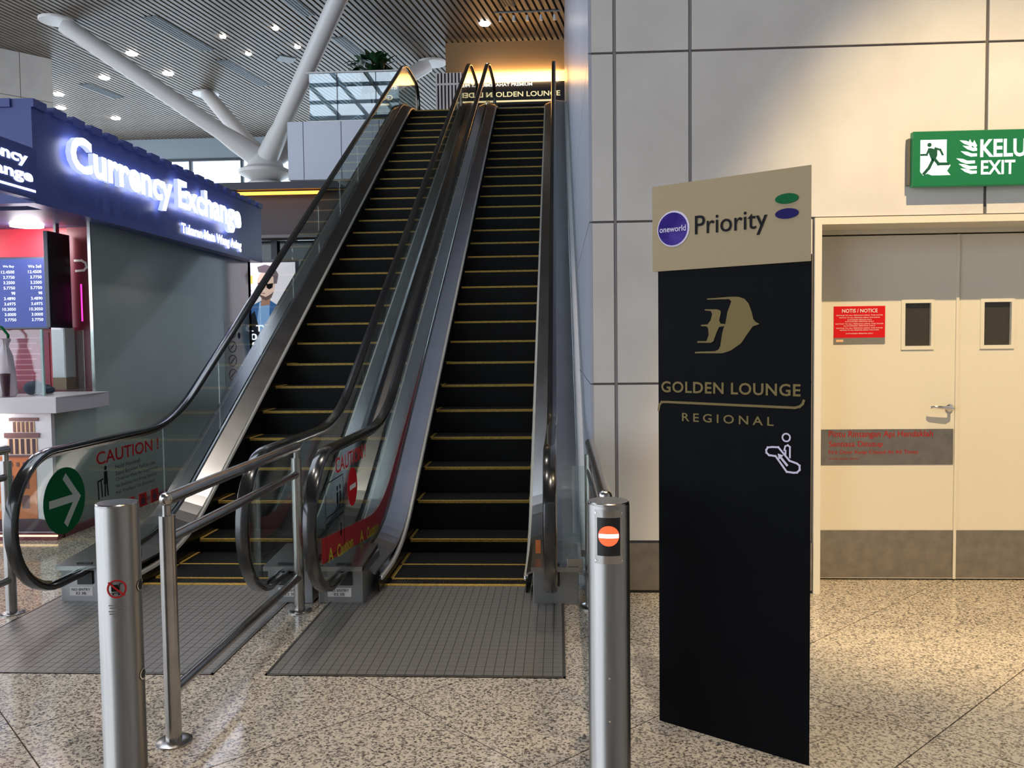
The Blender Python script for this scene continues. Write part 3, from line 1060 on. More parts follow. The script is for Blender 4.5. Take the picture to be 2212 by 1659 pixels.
        cuts = [6.75] + [6.75 + .0 + 1.175 * k for k in range(1, 11)] + [19.2]
        newel = [(NEWY - (NEWR - .03) * math.sin(math.pi * k / 16), NEWZ - (NEWR - .03) * math.cos(math.pi * k / 16)) for k in range(0, 17)]
        pts = [(5.6, .235)] + newel + [(y, top_at(y)) for y in (5.6, 6.0, 6.35, 6.55, cuts[0] - .003)] + [(y, bot_at(y)) for y in (cuts[0] - .003, 6.5, 6.2, 5.9)]
        MB().prism([(xr - .005, y, z) for y, z in pts], (.01, 0, 0)).build('glass_panel', GLASS, es)
        for a, b in zip(cuts[:-1], cuts[1:]):
            ys_ = [a + .003 + (b - a - .006) * k / 6 for k in range(7)]
            pts = [(y, top_at(y)) for y in ys_] + [(y, bot_at(y)) for y in reversed(ys_)]
            MB().prism([(xr - .005, y, z) for y, z in pts], (.01, 0, 0)).build('glass_panel', GLASS, es)
        zc = ZT + 1.03 - NEWR
        pts = [(19.206, bot_at(19.2)), (19.206, ZT + 1.0)] + [(19.65 + (NEWR - .03) * math.sin(math.pi * k / 16), zc + (NEWR - .03) * math.cos(math.pi * k / 16)) for k in range(17)]
        MB().prism([(xr - .005, y, z) for y, z in pts], (.01, 0, 0)).build('glass_panel', GLASS, es)
    return es


CXR, CXL = -.752, -2.525
er = escalator(CXR, 'escalator beside the glossy wall, closed by a red no-entry signal', True)
el = escalator(CXL, 'escalator beside the currency kiosk with a green arrow on its glass', False)

# white filler panels between the escalator and the wall
wf = empty('wall_filler', (.177, 12, 0), 'narrow white sloping filler strip between escalator and glossy wall', 'filler strip')
fp = run_path(.20, .19, .16, 6.6, 18.6)
fp = split_path(fp, 1.2)
for a, b in zip(fp[:-1], fp[1:]):
    if b[0] - a[0] < .02: continue
    MB().prism([(.146, a[0] + .003, a[1]), (XS, a[0] + .003, a[1]), (XS, b[0] - .003, b[1]), (.146, b[0] - .003, b[1])], (0, 0, -.05)).build('panel', MURAL, wf)

# stickers on the glass
FGL = Frame((CXL - .69 + .006, 0, 0), (0, 1, 0))
gs = poly('arrow_disc', FGL, disc_pts(5.34, .735, .235, .215), GREENP, el, .002)
aw = principled('arrow_white', srgb(186, 196, 188), .5)
polys('arrow', FGL, stroke([(5.19, .735), (5.48, .735)], .05) + stroke([(5.355, .875), (5.485, .735), (5.355, .595)], .05), aw, gs, .003)
text('caution_lettering', 'CAUTION !', FGL, 5.73, .905, .92, .092, REDP, el, .002, .012)
for k, s_ in enumerate(('Hold Handrail', 'Stand Between Yellow Line', 'Children Must Be Supervised', 'No Smoking And Eating Standing', 'No Trolleys On Escalator')):
    text('rule_lettering', s_, FGL, 5.98, .845 - k * .048, (.36, .60, .64, .62, .60)[k], .030, BLACKP, el, .002)
polys('caution_figure', FGL, [disc_pts(5.845, .872, .016), [(5.825, .85), (5.865, .85), (5.872, .76), (5.818, .76)]] + stroke([(5.835, .76), (5.83, .68)], .016) + stroke([(5.858, .76), (5.868, .68)], .016) + stroke([(5.74, .79), (5.745, .67)], .014) + stroke([(5.78, .79), (5.79, .68)], .014) + stroke([(5.74, .79), (5.80, .80)], .012), BLACKP, el, .002)
for k in range(3):
    q = polys('ban_tile', FGL, [rect(6.12 + k * .19, 6.24 + k * .19, .50, .60)], REDP, el, .002)
    polys('ban_tile_mark', FGL, [rect(6.145 + k * .19, 6.215 + k * .19, .515, .565), disc_pts(6.18 + k * .19, .58, .014, n=12)], MDARK, q, .003)

FGR = Frame((CXR - .69 + .006, 0, 0), (0, 1, 0))
text('caution_lettering', 'CAUTION !', FGR, 5.37, .895, .85, .10, RED, er, .002, .008)
ne = poly('no_entry_disc', FGR, disc_pts(5.81, .742, .132, .132), RED, er, .002)
polys('no_entry_bar', FGR, [rect(5.725, 5.895, .728, .760)], WHITEP, ne, .003)
polys('pictogram_tile', FGR, stroke(rect(5.12, 5.55, .66, .87) + [(5.12, .66)], .006) + stroke(rect(5.12, 5.55, .40, .62) + [(5.12, .40)], .006) + [disc_pts(5.40, .80, .017), disc_pts(5.47, .80, .017)] + [rect(5.38, 5.42, .70, .775), rect(5.45, 5.49, .70, .775)] + [disc_pts(5.47, .55, .014), rect(5.455, 5.485, .48, .53)], BLACKP, er, .002)
bdp = run_path(.24, .225, .19, 5.02, 20)
bpts = [(y, z) for y, z in split_path(bdp, .1) if y <= 9.3]
rb = MB()
rbv = []
for y, z in bpts:
    wdt = .155 if y < 6.6 else max(.0, .155 * (9.3 - y) / 2.7)
    rbv.append((y, z + .16 * max(0, 1 - abs(y - 5.0) / 1.6) + .005, wdt))
vs = [FGR.p(y, z, .0015) for y, z, w in rbv] + [FGR.p(y, z + w, .0015) for y, z, w in rbv]
n_ = len(rbv)
rb.add(vs, [(i, i + 1, n_ + i + 1, n_ + i) for i in range(n_ - 1)])
bd = rb.build('warning_band', principled('band_red', srgb(168, 24, 34), .45), er)
for (y, s_, w, zz) in ((5.15, 'A', .12, .41), (5.36, 'Caution', .42, .385), (5.98, 'A', .12, .335), (6.2, 'Caution', .40, .31)):
    text('band_lettering', s_, FGR, y, zz - .03, w, .085, YELP, bd, .003, .02, 1, 0, -.06)
# labels on the inlet boxes
for xx in (CXL - .72, CXL + .72, CXR - .72):
    FB = Frame((xx, 5.56, 0), (1, 0, 0))
    par = el if xx < -1.7 else er
    q = poly('inlet_label', FB, rect(-.085, .075, .045, .105), WHITEP, par, .002)
    text('label_lettering', 'NO ENTRY', FB, -.07, .078, .13, .018, BLACKP, q, .003, .01)
    text('label_lettering', 'E2 3B', FB, -.04, .052, .07, .018, BLACKP, q, .003, .01)
FB = Frame((CXR + .60, 5.72, 0), (1, 0, 0))
poly('orange_tag', FB, rect(-.02, .015, .30, .39), MORANGE, er, .002)
acr = MB().box(CXR + .76, CXR + .91, 5.53, 5.536, .28, .92).build('acrylic_guard', GLASS_CLEAR, er)
MB().box(CXR + .79, CXR + .895, 5.522, 5.56, .245, .315).build('guard_bracket', STEEL, acr, bevel=.003)

# ------------------------------------------------------------------ upper level
uf = MB().box(-6.0, XS + .3, 19.95, 33, ZT - .30, ZT).box(-6.0, -3.45, 19.02, 19.95, ZT - .3, ZT).box(-3.45, XS, 18.35, 19.95, ZT - .3, ZT - .012).build('floor_upper', principled('upper_floor_slab', srgb(120, 116, 112), .4))
tag(uf, 'upper floor slab at the head of the escalators', 'floor', kind='structure')
sf = empty('wall_slab_edge', (-4.7, 19, 5.4), 'white panelled edge of the upper floor', 'slab edge', kind='structure')
sx = [-6.0, -5.638, -4.784, -3.93, -3.08]
for a, b in zip(sx[:-1], sx[1:]):
    MB().box(a + .008, b - .008, 19.0, 19.02, 5.39, 6.66).build('panel', principled('slab_white', srgb(206, 210, 224), .35) if a == -6.0 else bpy.data.materials['slab_white'], sf)
MB().box(-6.0, -3.0, 19.02, 19.05, 5.39, 6.65).box(-6.0, -5.98, 19.02, 26, 5.39, 6.62).build('backing', JOINT, sf)

gb = empty('glass_balustrade', (-4.4, 19.05, ZT), 'glass balustrade along the upper floor edge above white panels', 'balustrade')
gx = [-5.50, -4.866, -3.997, -3.48]
for a, b in zip(gx[:-1], gx[1:]):
    MB().box(a + .008, b - .008, 19.05, 19.065, ZT + .05, ZT + 1.10).build('glass_panel', glass('balustrade_reflective', (.62, .74, .80, 1), 2.6) if a == -5.5 else bpy.data.materials['balustrade_reflective'], gb)
MB().box(-5.56, -3.475, 19.03, 19.085, ZT + 1.10, ZT + 1.13).build('top_rail', STRUT, gb)
MB().box(-5.56, -3.475, 19.03, 19.085, ZT + .001, ZT + .06).build('foot_channel', STEEL, gb)
for x in (-4.866, -3.997):
    MB().box(x - .02, x + .02, 19.07, 19.11, ZT, ZT + 1.10).build('post', MULLION, gb)

pt = empty('potted_plant', (-4.28, 20.2, ZT), 'dark green large-leaved plant in a planter behind the upper balustrade', 'plant')
MB().lathe((-4.28, 20.2, ZT), [(.22, 0), (.30, .55), (.32, .58), (.28, .58), (.27, .52)], 28).build('planter', POT, pt, smooth=True)
lfm = MB()
lfv, lff = [], []
for i in range(7):
    t = i / 6
    w = .085 * math.sin(math.pi * min(1, t * .93 + .07)) + .002
    zc = .03 * math.sin(math.pi * t)
    lfv += [(-w, t * .30, zc + .012), (0, t * .30, zc), (w, t * .30, zc + .012)]
for i in range(6):
    lff += [(i * 3, i * 3 + 1, i * 3 + 4, i * 3 + 3), (i * 3 + 1, i * 3 + 2, i * 3 + 5, i * 3 + 4)]
lfm.add(lfv, lff)
leaf_me = lfm.mesh('leaf')
leaf_me.materials.append(LEAF)
for st in range(5):
    a = st * 1.26
    top = Vector((-4.28 + .20 * math.cos(a), 20.2 + .12 * math.sin(a), ZT + 1.5 + .1 * (st % 3)))
    MB().tube([(-4.28 + .05 * math.cos(a), 20.2 + .05 * math.sin(a), ZT + .5), ((-4.28 + top.x) / 2, (20.2 + top.y) / 2, ZT + 1.0), top], [.016, .012, .008], 8).build('stem', LEAF, pt, smooth=True)
for k in range(170):
    a = random.uniform(0, 6.283)
    rr = random.uniform(.0, .40)
    q = put(leaf_me, 'leaf', pt, (-4.28 + 1.1 * rr * math.cos(a), 20.2 + .7 * rr * math.sin(a), ZT + random.uniform(1.12, 1.80) - rr * .3))
    q.rotation_euler = (random.uniform(-.5, 1.1), random.uniform(-.5, .5), a - 1.57 + random.uniform(-.6, .6))
    s_ = random.uniform(.7, 1.15)
    q.scale = (s_, s_, s_)

# lounge frontage
lo = empty('lounge_front', (-1.4, 24, ZT), 'lounge frontage with a glowing gold band and dark sign fascia', 'shopfront')
MB().box(-3.07, XS, 24.0, 24.3, 9.20, CEIL).build('wall', WARMWALL, lo)
MB().box(-2.50, XS, 24.12, 24.16, 8.88, 9.20).build('light_band', COVE, lo)
MB().box(-3.07, -2.50, 24.0, 24.3, ZT, 9.20).build('end_wall', WARMWALL, lo)
MB().box(-2.50, XS, 24.0, 24.3, 8.28, 8.88).build('sign_fascia', LOUNGEDARK, lo)
MB().box(-2.50, XS, 24.35, 24.45, ZT, 8.28).build('interior_wall', LOUNGEDARK, lo)
FL = Frame((0, 24.0, 0), (1, 0, 0))
text('lettering', 'ISTIRAHAT PREMIUM', FL, -1.98, 8.775, 1.30, .085, EWHITE, lo, .01, .01)
text('lettering', 'GOLDEN LOUNGE', FL, -1.86, 8.485, 1.95, .14, GOLDLED, lo, .01, .015)
MB().box(-1.75, -.05, 23.97, 24.0, 8.345, 8.385).build('light_line', GOLDLED, lo)
pl_ = bpy.data.lights.new('cove_glow', 'AREA')
pl_.energy = 45; pl_.color = (1, .66, .3); pl_.shape = 'RECTANGLE'; pl_.size = 2.4; pl_.size_y = .2
po = bpy.data.objects.new('cove_glow', pl_)
COL.objects.link(po)
po.location = (-1.15, 23.9, 9.0)
po.rotation_euler = (math.radians(105), 0, 0)

ss = empty('slatted_screen', (-2.97, 23.5, ZT), 'black and white vertical slat screen beside the lounge front', 'screen')
MB().box(-3.30, -2.56, 23.6, 23.62, ZT, 9.05).build('backing', LOUNGEDARK, ss)
for k in range(8):
    MB().box(-3.30 + k * .095, -3.30 + k * .095 + .05, 23.55, 23.6, ZT, 9.05).build('slat', MURAL, ss)
MB().box(-3.30, -2.56, 23.54, 23.56, 8.72, 8.77).build('cross_bar', MURAL, ss)

# ------------------------------------------------------------------ tree column with four struts
tc_ = empty('tree_column', (-8.05, 23.5, 0), 'white steel tree column whose struts spread up to the ceiling', 'column')
NODE = Vector((-8.05, 23.5, 6.75))
MB().lathe((-8.05, 23.5, 0), [(.52, 0), (.52, 6.15), (.46, 6.2)], 36).build('shaft', STRUT, tc_, smooth=True)
MB().lathe((-8.05, 23.5, 0), [(.30, 6.2), (.72, 6.42), (.74, 6.50), (.50, 6.62), (.40, 6.90)], 36).build('capital', STRUT, tc_, smooth=True)
for tx_, ty_ in ((-12.62, 21.42), (-11.5, 27.95), (-4.62, 19.4), (-3.66, 25.55)):
    top = Vector((tx_, ty_, CEIL))
    d = (top - NODE)
    s_ = MB().tube([NODE + d * .04, NODE + d * .16, NODE + d * .22, NODE + d * .97], [.30, .26, .215, .215], 22).build('strut', STRUT, tc_, smooth=True)
    MB().lathe((tx_, ty_, CEIL - .06), [(.40, 0), (.42, .02), (.42, .06)], 32).build('ceiling_disc', STRUT, s_, smooth=True)

# clad column near the ceiling
cc = empty('clad_column', (-15.6, 24.9, 0), 'white panel-clad square column rising to the slatted ceiling', 'column')
pa, pb = Vector((-17.2, 21.1, 0)), Vector((-14.48, 24.28, 0))
cu_ = (pb - pa).normalized()
FC = Frame(pa, cu_)
Lc = (pb - pa).length
MB().prism([FC.p(0, 0, -.03), FC.p(Lc, 0, -.03), FC.p(Lc, 0, -1.6), FC.p(0, 0, -1.6)], (0, 0, CEIL)).build('core', JOINT, cc)
for i in range(5):
    for j in range(8):
        a0, a1 = Lc - (i + 1) * .85, Lc - i * .85
        z0, z1 = j * 1.25, (j + 1) * 1.25
        MB().prism([FC.p(max(a0, 0) + .008, z0 + .008, -.03), FC.p(a1 - .008, z0 + .008, -.03), FC.p(a1 - .008, z1 - .008, -.03), FC.p(max(a0, 0) + .008, z1 - .008, -.03)], FC.n * .03).build('panel', PANEL, cc)

# ------------------------------------------------------------------ ceiling fittings
def downlight(x, y, r, power=0, col=NEUT):
    d = empty('ceiling_downlight', (x, y, CEIL - .03), 'small round downlight set flush in the slatted ceiling' if r < .1 else 'large round downlight set flush in the slatted ceiling', 'ceiling light', 'small ceiling downlights' if r < .1 else 'large ceiling downlights')
    MB().lathe((x, y, CEIL - .035), [(r * 1.25, .03), (r * 1.25, .045)], 20).build('rim', STRUT, d)
    MB().lathe((x, y, CEIL - .04), [(r, 0), (r, .035)], 20).build('lens', LAMP, d)
    if power:
        l = spot('downlight_beam', (x, y, CEIL - .08), (x, y, 0), power, col, 90, .8, .12)
        l.parent = d
        l.location = (0, 0, -.06)


for (x, y) in ((-11.99, 24.03), (-13.9, 26.07), (-11.79, 25.85), (-16.28, 27.62), (-17.12, 29.15), (-15.99, 30.68)):
    downlight(x, y, .14, 250)
downlight(-1.856, 22.62, .13, 160, WARM)
for (x, y) in ((-7.335, 22.47), (-8.93, 22.94), (-8.74, 24.33), (-7.19, 23.89)):
    downlight(x, y, .075)


for (x, y) in UNSEEN_LAMPS:  # housings added at the unseen spots, out of view
    d_ = empty('ceiling_downlight', (x, y, 9.9), 'added unseen round downlight in the plain dark ceiling over the concourse', 'ceiling light', 'unseen concourse downlights')
    MB().lathe((x, y, 9.9), [(.17, .0), (.17, .2)], 20).build('housing', STRUT, d_)
    MB().lathe((x, y, 9.885), [(.14, 0), (.14, .015)], 20).build('lens', LAMP, d_)


def vent(x0, y0, x1, y1, w):
    v = empty('ceiling_vent', ((x0 + x1) / 2, (y0 + y1) / 2, CEIL - .02), 'long grey linear air vent let into the slatted ceiling', 'air vent', 'linear ceiling vents')
    a, b = Vector((x0, y0, CEIL - .02)), Vector((x1, y1, CEIL - .02))
    MB().prism([a - sp_ * w / 2, a + sp_ * w / 2, b + sp_ * w / 2, b - sp_ * w / 2], (0, 0, .03)).build('frame', VENT, v)
    for k in range(4):
        o_ = sp_ * (w * (-.36 + .24 * k))
        MB().prism([a + o_ - sp_ * .02, a + o_ + sp_ * .02, b + o_ + sp_ * .02, b + o_ - sp_ * .02], (0, 0, -.012)).build('blade', MULLION, v)


vent(-10.19, 21.45, -9.77, 23.96, .40)
vent(-9.72, 24.84, -9.30, 27.32, .40)
vent(-14.88, 26.64, -14.58, 28.21, .40)
vent(-5.90, 23.3, -5.50, 25.6, .36)
vent(-6.62, 19.2, -6.2, 21.7, .36)
vent(-1.40, 20.0, -1.15, 21.5, .30)
a_ = Vector((-7.835, 24.889, CEIL - .03))
pn = MB().prism([a_ - sd * .35, a_ + sp_ * .33, a_ + sd * .35, a_ - sp_ * .33], (0, 0, .04)).build('ceiling_speaker_panel', VENT)
tag(pn, 'grey diamond-shaped panel set in the slatted ceiling', 'ceiling panel')
# track with little spotlights near the lounge
tk = empty('track_light', (-.7, 21.9, CEIL - .12), 'thin ceiling track with small hanging spotlights before the lounge', 'track light')
MB().box(-1.55, .1, 21.89, 21.91, CEIL - .03, CEIL - .0).build('track', VENT, tk)
for k in range(5):
    MB().tube([(-1.4 + k * .34, 21.9, CEIL - .1), (-1.4 + k * .34, 21.9, CEIL - .24)], [.03, .045], 10).build('spot_head', STRUT, tk)

# ------------------------------------------------------------------ far window wall and eave
wn = empty('window_1', (-20, 34, 0), 'wall of tall glazing with dark mullions at the far end of the hall', 'window', kind='structure')
MB().box(-23, 6, 34.0, 34.15, 9.15, CEIL + .3).build('spandrel', SPANDREL, wn)
xs_ = [-23.1 + 2.1 * k for k in range(15)]
for a, b in zip(xs_[:-1], xs_[1:]):
    for z0, z1 in ((0, 3.0), (3.0, 6.0), (6.0, 9.15)):
        MB().box(a + .05, b - .05, 34.04, 34.06, z0 + .04, z1 - .04).build('window_pane', GLASS_WIN, wn)
for k, a in enumerate(xs_):
    MB().box(a - .05, a + .05, 33.95, 34.12, 0, 9.2).build('mullion', MULLION, wn)
for z in (3.0, 6.0, 9.15):
    MB().box(-23, 6, 33.96, 34.1, z - .05, z + .05).build('transom', MULLION, wn)
for x in (-18.9, -17.9):
    MB().tube([(x, 33.6, 0), (x, 33.6, 9.9)], .10, 12).build('wind_post', MULLION, wn)
ev_ = MB().prism([(-30, 34.3, 9.6), (6, 34.3, 9.6), (6, 39, 11.0), (-30, 39, 11.0)], (0, 0, .3)).build('eave_roof', EAVE)
tag(ev_, 'grey roof eave outside the far glazing', 'roof eave', kind='structure')
wbk = MB().box(-8, 8, -9.3, -9, 0, CEIL).build('wall_back', PANEL)
tag(wbk, 'white wall closing the concourse behind the viewpoint', 'wall', kind='structure')
wrt = MB().box(6.5, 6.8, -9, 6.6, 0, CEIL + .1).build('wall_end', PANEL)
tag(wrt, 'white end wall closing the concourse beside the fire door', 'wall', kind='structure')

# ------------------------------------------------------------------ shop under the upper floor
cp = empty('shop_canopy', (-5.6, 16.6, 0), 'dark shop bulkhead with an orange light strip under the upper floor', 'shopfront')
MB().prism([(-8.6, 16.5, 4.74), (-4.06, 16.5, 4.74), (-4.30, 16.5, 4.88), (-8.6, 16.5, 4.88)], (0, 2.4, 0)).build('roof_edge', CANOPY, cp)
MB().prism([(-8.6, 16.95, 3.86), (-3.35, 16.95, 3.86), (-3.35, 16.95, 4.45), (-4.06, 16.95, 4.74), (-8.6, 16.95, 4.74)], (0, .1, 0)).build('bulkhead', CANOPYBROWN, cp)
MB().box(-6.27, -4.60, 16.60, 16.66, 4.655, 4.71).build('light_strip', ORANGELED, cp)
MB().box(-8.6, -3.35, 16.5, 16.95, 3.80, 3.86).build('ledge', principled('ledge_grey', srgb(120, 112, 112), .5), cp)
MB().box(-8.6, -3.35, 17.0, 17.05, 0, 3.8).build('shop_glass', principled('shop_black', srgb(14, 14, 20), .15), cp)
MB().box(-5.72, -5.60, 16.9, 17.0, 0, 3.8).build('jamb', CANOPY, cp)

# ------------------------------------------------------------------ advertising lightbox
ad = empty('poster_lightbox', (-4.75, 13.0, 0), 'backlit advertising board of a man in sunglasses and denim jacket', 'poster')
PX0, PX1, PZ0, PZ1 = -5.40, -4.03, .25, 2.985
MB().box(PX0 - .05, PX1 + .05, 13.0, 13.14, PZ0 - .25, PZ1 + .05).build('case', principled('poster_case', srgb(120, 120, 124), .4), ad, bevel=.01)
FP = Frame((0, 13.0, 0), (1, 0, 0))
E_ = lambda n_, r_, g_, b_, s_=.95: emit('poster_' + n_, srgb(r_, g_, b_), s_)
bgp = poly('print', FP, rect(PX0, PX1, PZ0, PZ1), E_('bg', 236, 226, 238, .8), ad, .002)
poly('backdrop_shape', FP, [(PX0, 2.98), (-4.75, 2.98), (-4.80, 2.75), (-4.72, 2.55), (PX0, 2.5)], E_('pinkbg', 172, 130, 138, .7), bgp, .003)
poly('jacket', FP, [(-4.86, 1.5), (-4.85, 2.15), (-4.72, 2.33), (-4.58, 2.40), (-4.45, 2.42), (-4.30, 2.32), (-4.22, 2.15), (-4.20, 1.9), (-4.28, 1.5)], E_('jacket', 66, 110, 172, .6), bgp, .004)
poly('shirt', FP, [(-4.60, 2.38), (-4.44, 2.38), (-4.46, 1.95), (-4.50, 1.6), (-4.60, 1.6), (-4.66, 2.0)], E_('shirt', 128, 164, 214, .8), bgp, .005)
poly('vest', FP, [(-4.82, 1.65), (-4.80, 2.12), (-4.68, 2.25), (-4.62, 2.0), (-4.58, 1.62)], E_('vest', 30, 34, 48, .3), bgp, .0055)
poly('sleeve', FP, [(-4.44, 1.75), (-4.42, 2.2), (-4.34, 2.28), (-4.26, 2.1), (-4.30, 1.8)], E_('sleeve', 44, 74, 120, .5), bgp, .0055)
poly('neck', FP, [(-4.58, 2.32), (-4.44, 2.34), (-4.42, 2.50), (-4.56, 2.50)], E_('neck', 176, 130, 112, .7), bgp, .006)
poly('face', FP, [(-4.62, 2.60), (-4.60, 2.50), (-4.55, 2.43), (-4.49, 2.41), (-4.42, 2.45), (-4.36, 2.56), (-4.35, 2.68), (-4.38, 2.80), (-4.47, 2.86), (-4.56, 2.84), (-4.62, 2.74)], E_('face', 226, 190, 176, .85), bgp, .007)
poly('beard', FP, [(-4.61, 2.50), (-4.55, 2.425), (-4.49, 2.405), (-4.41, 2.445), (-4.37, 2.54), (-4.42, 2.50), (-4.50, 2.46), (-4.57, 2.49)], E_('beard', 120, 92, 88, .6), bgp, .008)
poly('hair', FP, [(-4.60, 2.84), (-4.62, 2.92), (-4.50, 2.955), (-4.36, 2.92), (-4.29, 2.80), (-4.32, 2.66), (-4.37, 2.66), (-4.37, 2.76), (-4.45, 2.82)], E_('hair', 128, 112, 122, .6), bgp, .008)
polys('sunglasses', FP, [[(-4.615, 2.68), (-4.50, 2.66), (-4.505, 2.60), (-4.56, 2.585), (-4.61, 2.62)], [(-4.485, 2.655), (-4.375, 2.67), (-4.39, 2.60), (-4.44, 2.575), (-4.48, 2.60)]] + stroke([(-4.51, 2.655), (-4.47, 2.655)], .012), E_('shades', 18, 14, 20, .1), bgp, .009)
poly('mouth', FP, [(-4.57, 2.515), (-4.53, 2.505), (-4.49, 2.515), (-4.53, 2.525)], E_('mouth', 176, 110, 110, .7), bgp, .009)
tg_ = poly('price_tag', FP, rect(-4.98, -4.70, 2.665, 2.79), E_('tag', 216, 206, 96, .8), bgp, .004)
text('tag_lettering', 'SALE', FP, -4.95, 2.69, .22, .07, BLACKP, tg_, .006, .02)
whp = E_('white', 235, 240, 255, 1.4)
for (s_, x, z, w, h_) in (('XL TWO', -4.90, 1.93, .62, .10), ('20 %', -4.86, 1.80, .42, .10), ('297', -4.82, 1.67, .26, .10)):
    text('print_lettering', s_, FP, x, z, w, h_, whp, bgp, .009, .02)

# ------------------------------------------------------------------ currency kiosk
KX, KY0, KY1, KXL = -4.55, 7.45, 12.50, -8.0
ki = empty('currency_kiosk', (-6.2, 9.9, 0), 'currency exchange kiosk with navy fascia and grey-green side wall', 'kiosk')
side = MB()
side.box(KX - .025, KX, 8.17, KY1, 0, 2.95)
side.box(KX - .025, KX, KY0, 8.17, 0, 1.14)
side.build('side_wall', KWALL, ki)
MB().box(KXL, KX, KY1 - .1, KY1, 0, 2.95).build('end_wall', KWALL, ki)
MB().box(KX - .028, KX + .003, 8.155, 8.172, 1.29, 2.95).build('wall_edge_trim', STEEL, ki)
MB().box(KXL, KX + .0, KY0, KY1, 2.95, 3.02).build('kiosk_ceiling', principled('kiosk_ceiling', srgb(64, 68, 104), .5), ki)
fa = MB().box(-4.50, -4.35, 6.97, 12.45, 2.93, 3.72).box(KXL, -4.50, 6.97, 7.11, 2.93, 3.72).build('fascia', FASCIA, ki)
for k in range(19):
    y = 6.97 + k * .295
    MB().box(-4.52, -4.33, y, y + .19, 3.72, 3.79).build('fascia_fin', FASCIA, fa)
for k in range(6):
    MB().box(-4.72 - k * .55, -4.52 - k * .55, 6.95, 7.13, 3.72, 3.79).build('fascia_fin', FASCIA, fa)
FK = Frame((-4.35, 0, 0), (0, 1, 0))
letters('letter', 'Currency Exchange', FK, 7.36, 3.19, 4.02, .41, LED, LEDSIDE, fa, .05, .030, .05)
text('subtitle_lettering', 'Tukaran Mata Wang Asing', FK, 9.72, 2.995, 1.86, .15, LED, fa, .02, .03)
# counter, plinth and mural
MB().box(KXL, -4.42, 7.28, 7.85, 1.145, 1.29).box(-4.95, -4.42, 7.85, 8.17, 1.145, 1.29).build('counter', COUNTER, ki, bevel=.006)
MB().box(KXL, KX + .004, KY0 - .05, KY0, .06, 1.145).build('front_wall', MURAL, ki)
MB().box(KXL, KX + .05, KY0 - .10, KY0 + .02, 0, .06).box(KX, KX + .05, KY0, KY1, 0, .06).build('plinth', KMAROON, ki)
MB().box(KXL, KX + .055, KY0 - .105, KY0 - .095, .035, .05).build('plinth_light', emit('plinth_led', (1, .66, .36, 1), 2.0), ki)
FM = Frame((0, KY0 - .05, 0), (1, 0, 0))
mu = poly('mural_tower', FM, [(-5.20, .16), (-4.70, .16), (-4.70, .70), (-4.66, .72), (-4.66, .76), (-4.97, .76), (-5.20, .74)], MORANGE, ki, .004)
for (x0, x1, z0, z1) in ((-4.98, -4.655, .92, .965), (-4.93, -4.66, 1.07, 1.10), (-4.97, -4.65, .745, .765)):
    poly('mural_cornice', FM, rect(x0, x1, z0, z1), MBROWN, mu, .012)
poly('mural_gallery', FM, rect(-4.90, -4.70, .97, 1.065), MPEACH, mu, .006)
poly('mural_gallery', FM, rect(-4.95, -4.68, .77, .915), MPEACH, mu, .006)
for k in range(5):
    poly('mural_column', FM, rect(-4.895 + k * .04, -4.875 + k * .04, .972, 1.063), MBROWN, mu, .010)
    poly('mural_column', FM, rect(-4.935 + k * .053, -4.908 + k * .053, .775, .91), MDARK, mu, .010)
for k in range(4):
    poly('mural_arch', FM, rect(-4.94 + k * .06, -4.915 + k * .06, .66, .70), MBROWN, mu, .008)
for k in range(3):
    for j in range(2):
        poly('mural_window', FM, rect(-5.12 + k * .14, -5.05 + k * .14, .28 + j * .18, .40 + j * .18), MBROWN, mu, .008)
poly('mural_ground', FM, [(-5.6, .07), (-4.555, .07), (-4.555, .16), (-4.7, .19), (-5.6, .17)], MDARK, ki, .008)
poly('mural_bush', FM, [(-5.6, .17), (-5.1, .17), (-5.02, .3), (-5.2, .5), (-5.6, .55)], MPEACH, ki, .005)
# interior
MB().box(KXL, -4.66, 8.62, 8.68, 0, 2.95).build('back_wall', KRED, ki)
MB().box(-5.02, -4.66, 8.56, 8.62, 1.29, 2.95).build('logo_panel', KMAROON, ki)
FI = Frame((0, 8.56, 0), (1, 0, 0))
polys('logo_mark', FI, stroke([(-4.93, 2.505), (-4.85, 2.51), (-4.82, 2.54), (-4.83, 2.585), (-4.87, 2.61), (-4.94, 2.61)], .022), WHITEP, ki, .003)
polys('neon_line', FI, [rect(-4.892, -4.876, 1.99, 2.37)], emit('neon_pink', (1, .05, .55, 1), 1.0), ki, .004)
MB().box(KXL, -4.66, 8.55, 8.62, .9, 1.30).build('back_shelf', KMAROON, ki)
FR_ = Frame((0, 8.615, 0), (1, 0, 0))
poly('info_panel', FR_, rect(-5.85, -5.28, 1.30, 1.88), principled('info_maroon', srgb(150, 24, 60), .4), ki, .004)
for k in range(9):
    poly('info_line', FR_, rect(-5.78, -5.36 - .05 * (k % 3), 1.82 - k * .055, 1.832 - k * .055), principled('info_pink', srgb(200, 120, 140), .5) if k == 0 else bpy.data.materials['info_pink'], ki, .006)
for i, (x, y) in enumerate(((-5.27, 8.30), (-5.60, 7.80), (-6.4, 8.1))):
    kl = MB().lathe((x, y, 2.925), [(.15, 0), (.15, .024)], 28).build('kiosk_light', LAMP, ki)
    l = bpy.data.lights.new('kiosk_lamp', 'POINT')
    l.energy = 6; l.color = (.95, .95, 1.0); l.shadow_soft_size = .14
    lo_ = bpy.data.objects.new('kiosk_lamp', l)
    COL.objects.link(lo_)
    lo_.location = (x, y, 2.80)
ml = bpy.data.lights.new('counter_lamp', 'POINT')
ml.energy = 2.2; ml.color = (1, .93, .9); ml.shadow_soft_size = .04
mlo = bpy.data.objects.new('counter_lamp', ml)
COL.objects.link(mlo)
mlo.location = (-5.12, 7.25, 1.05)
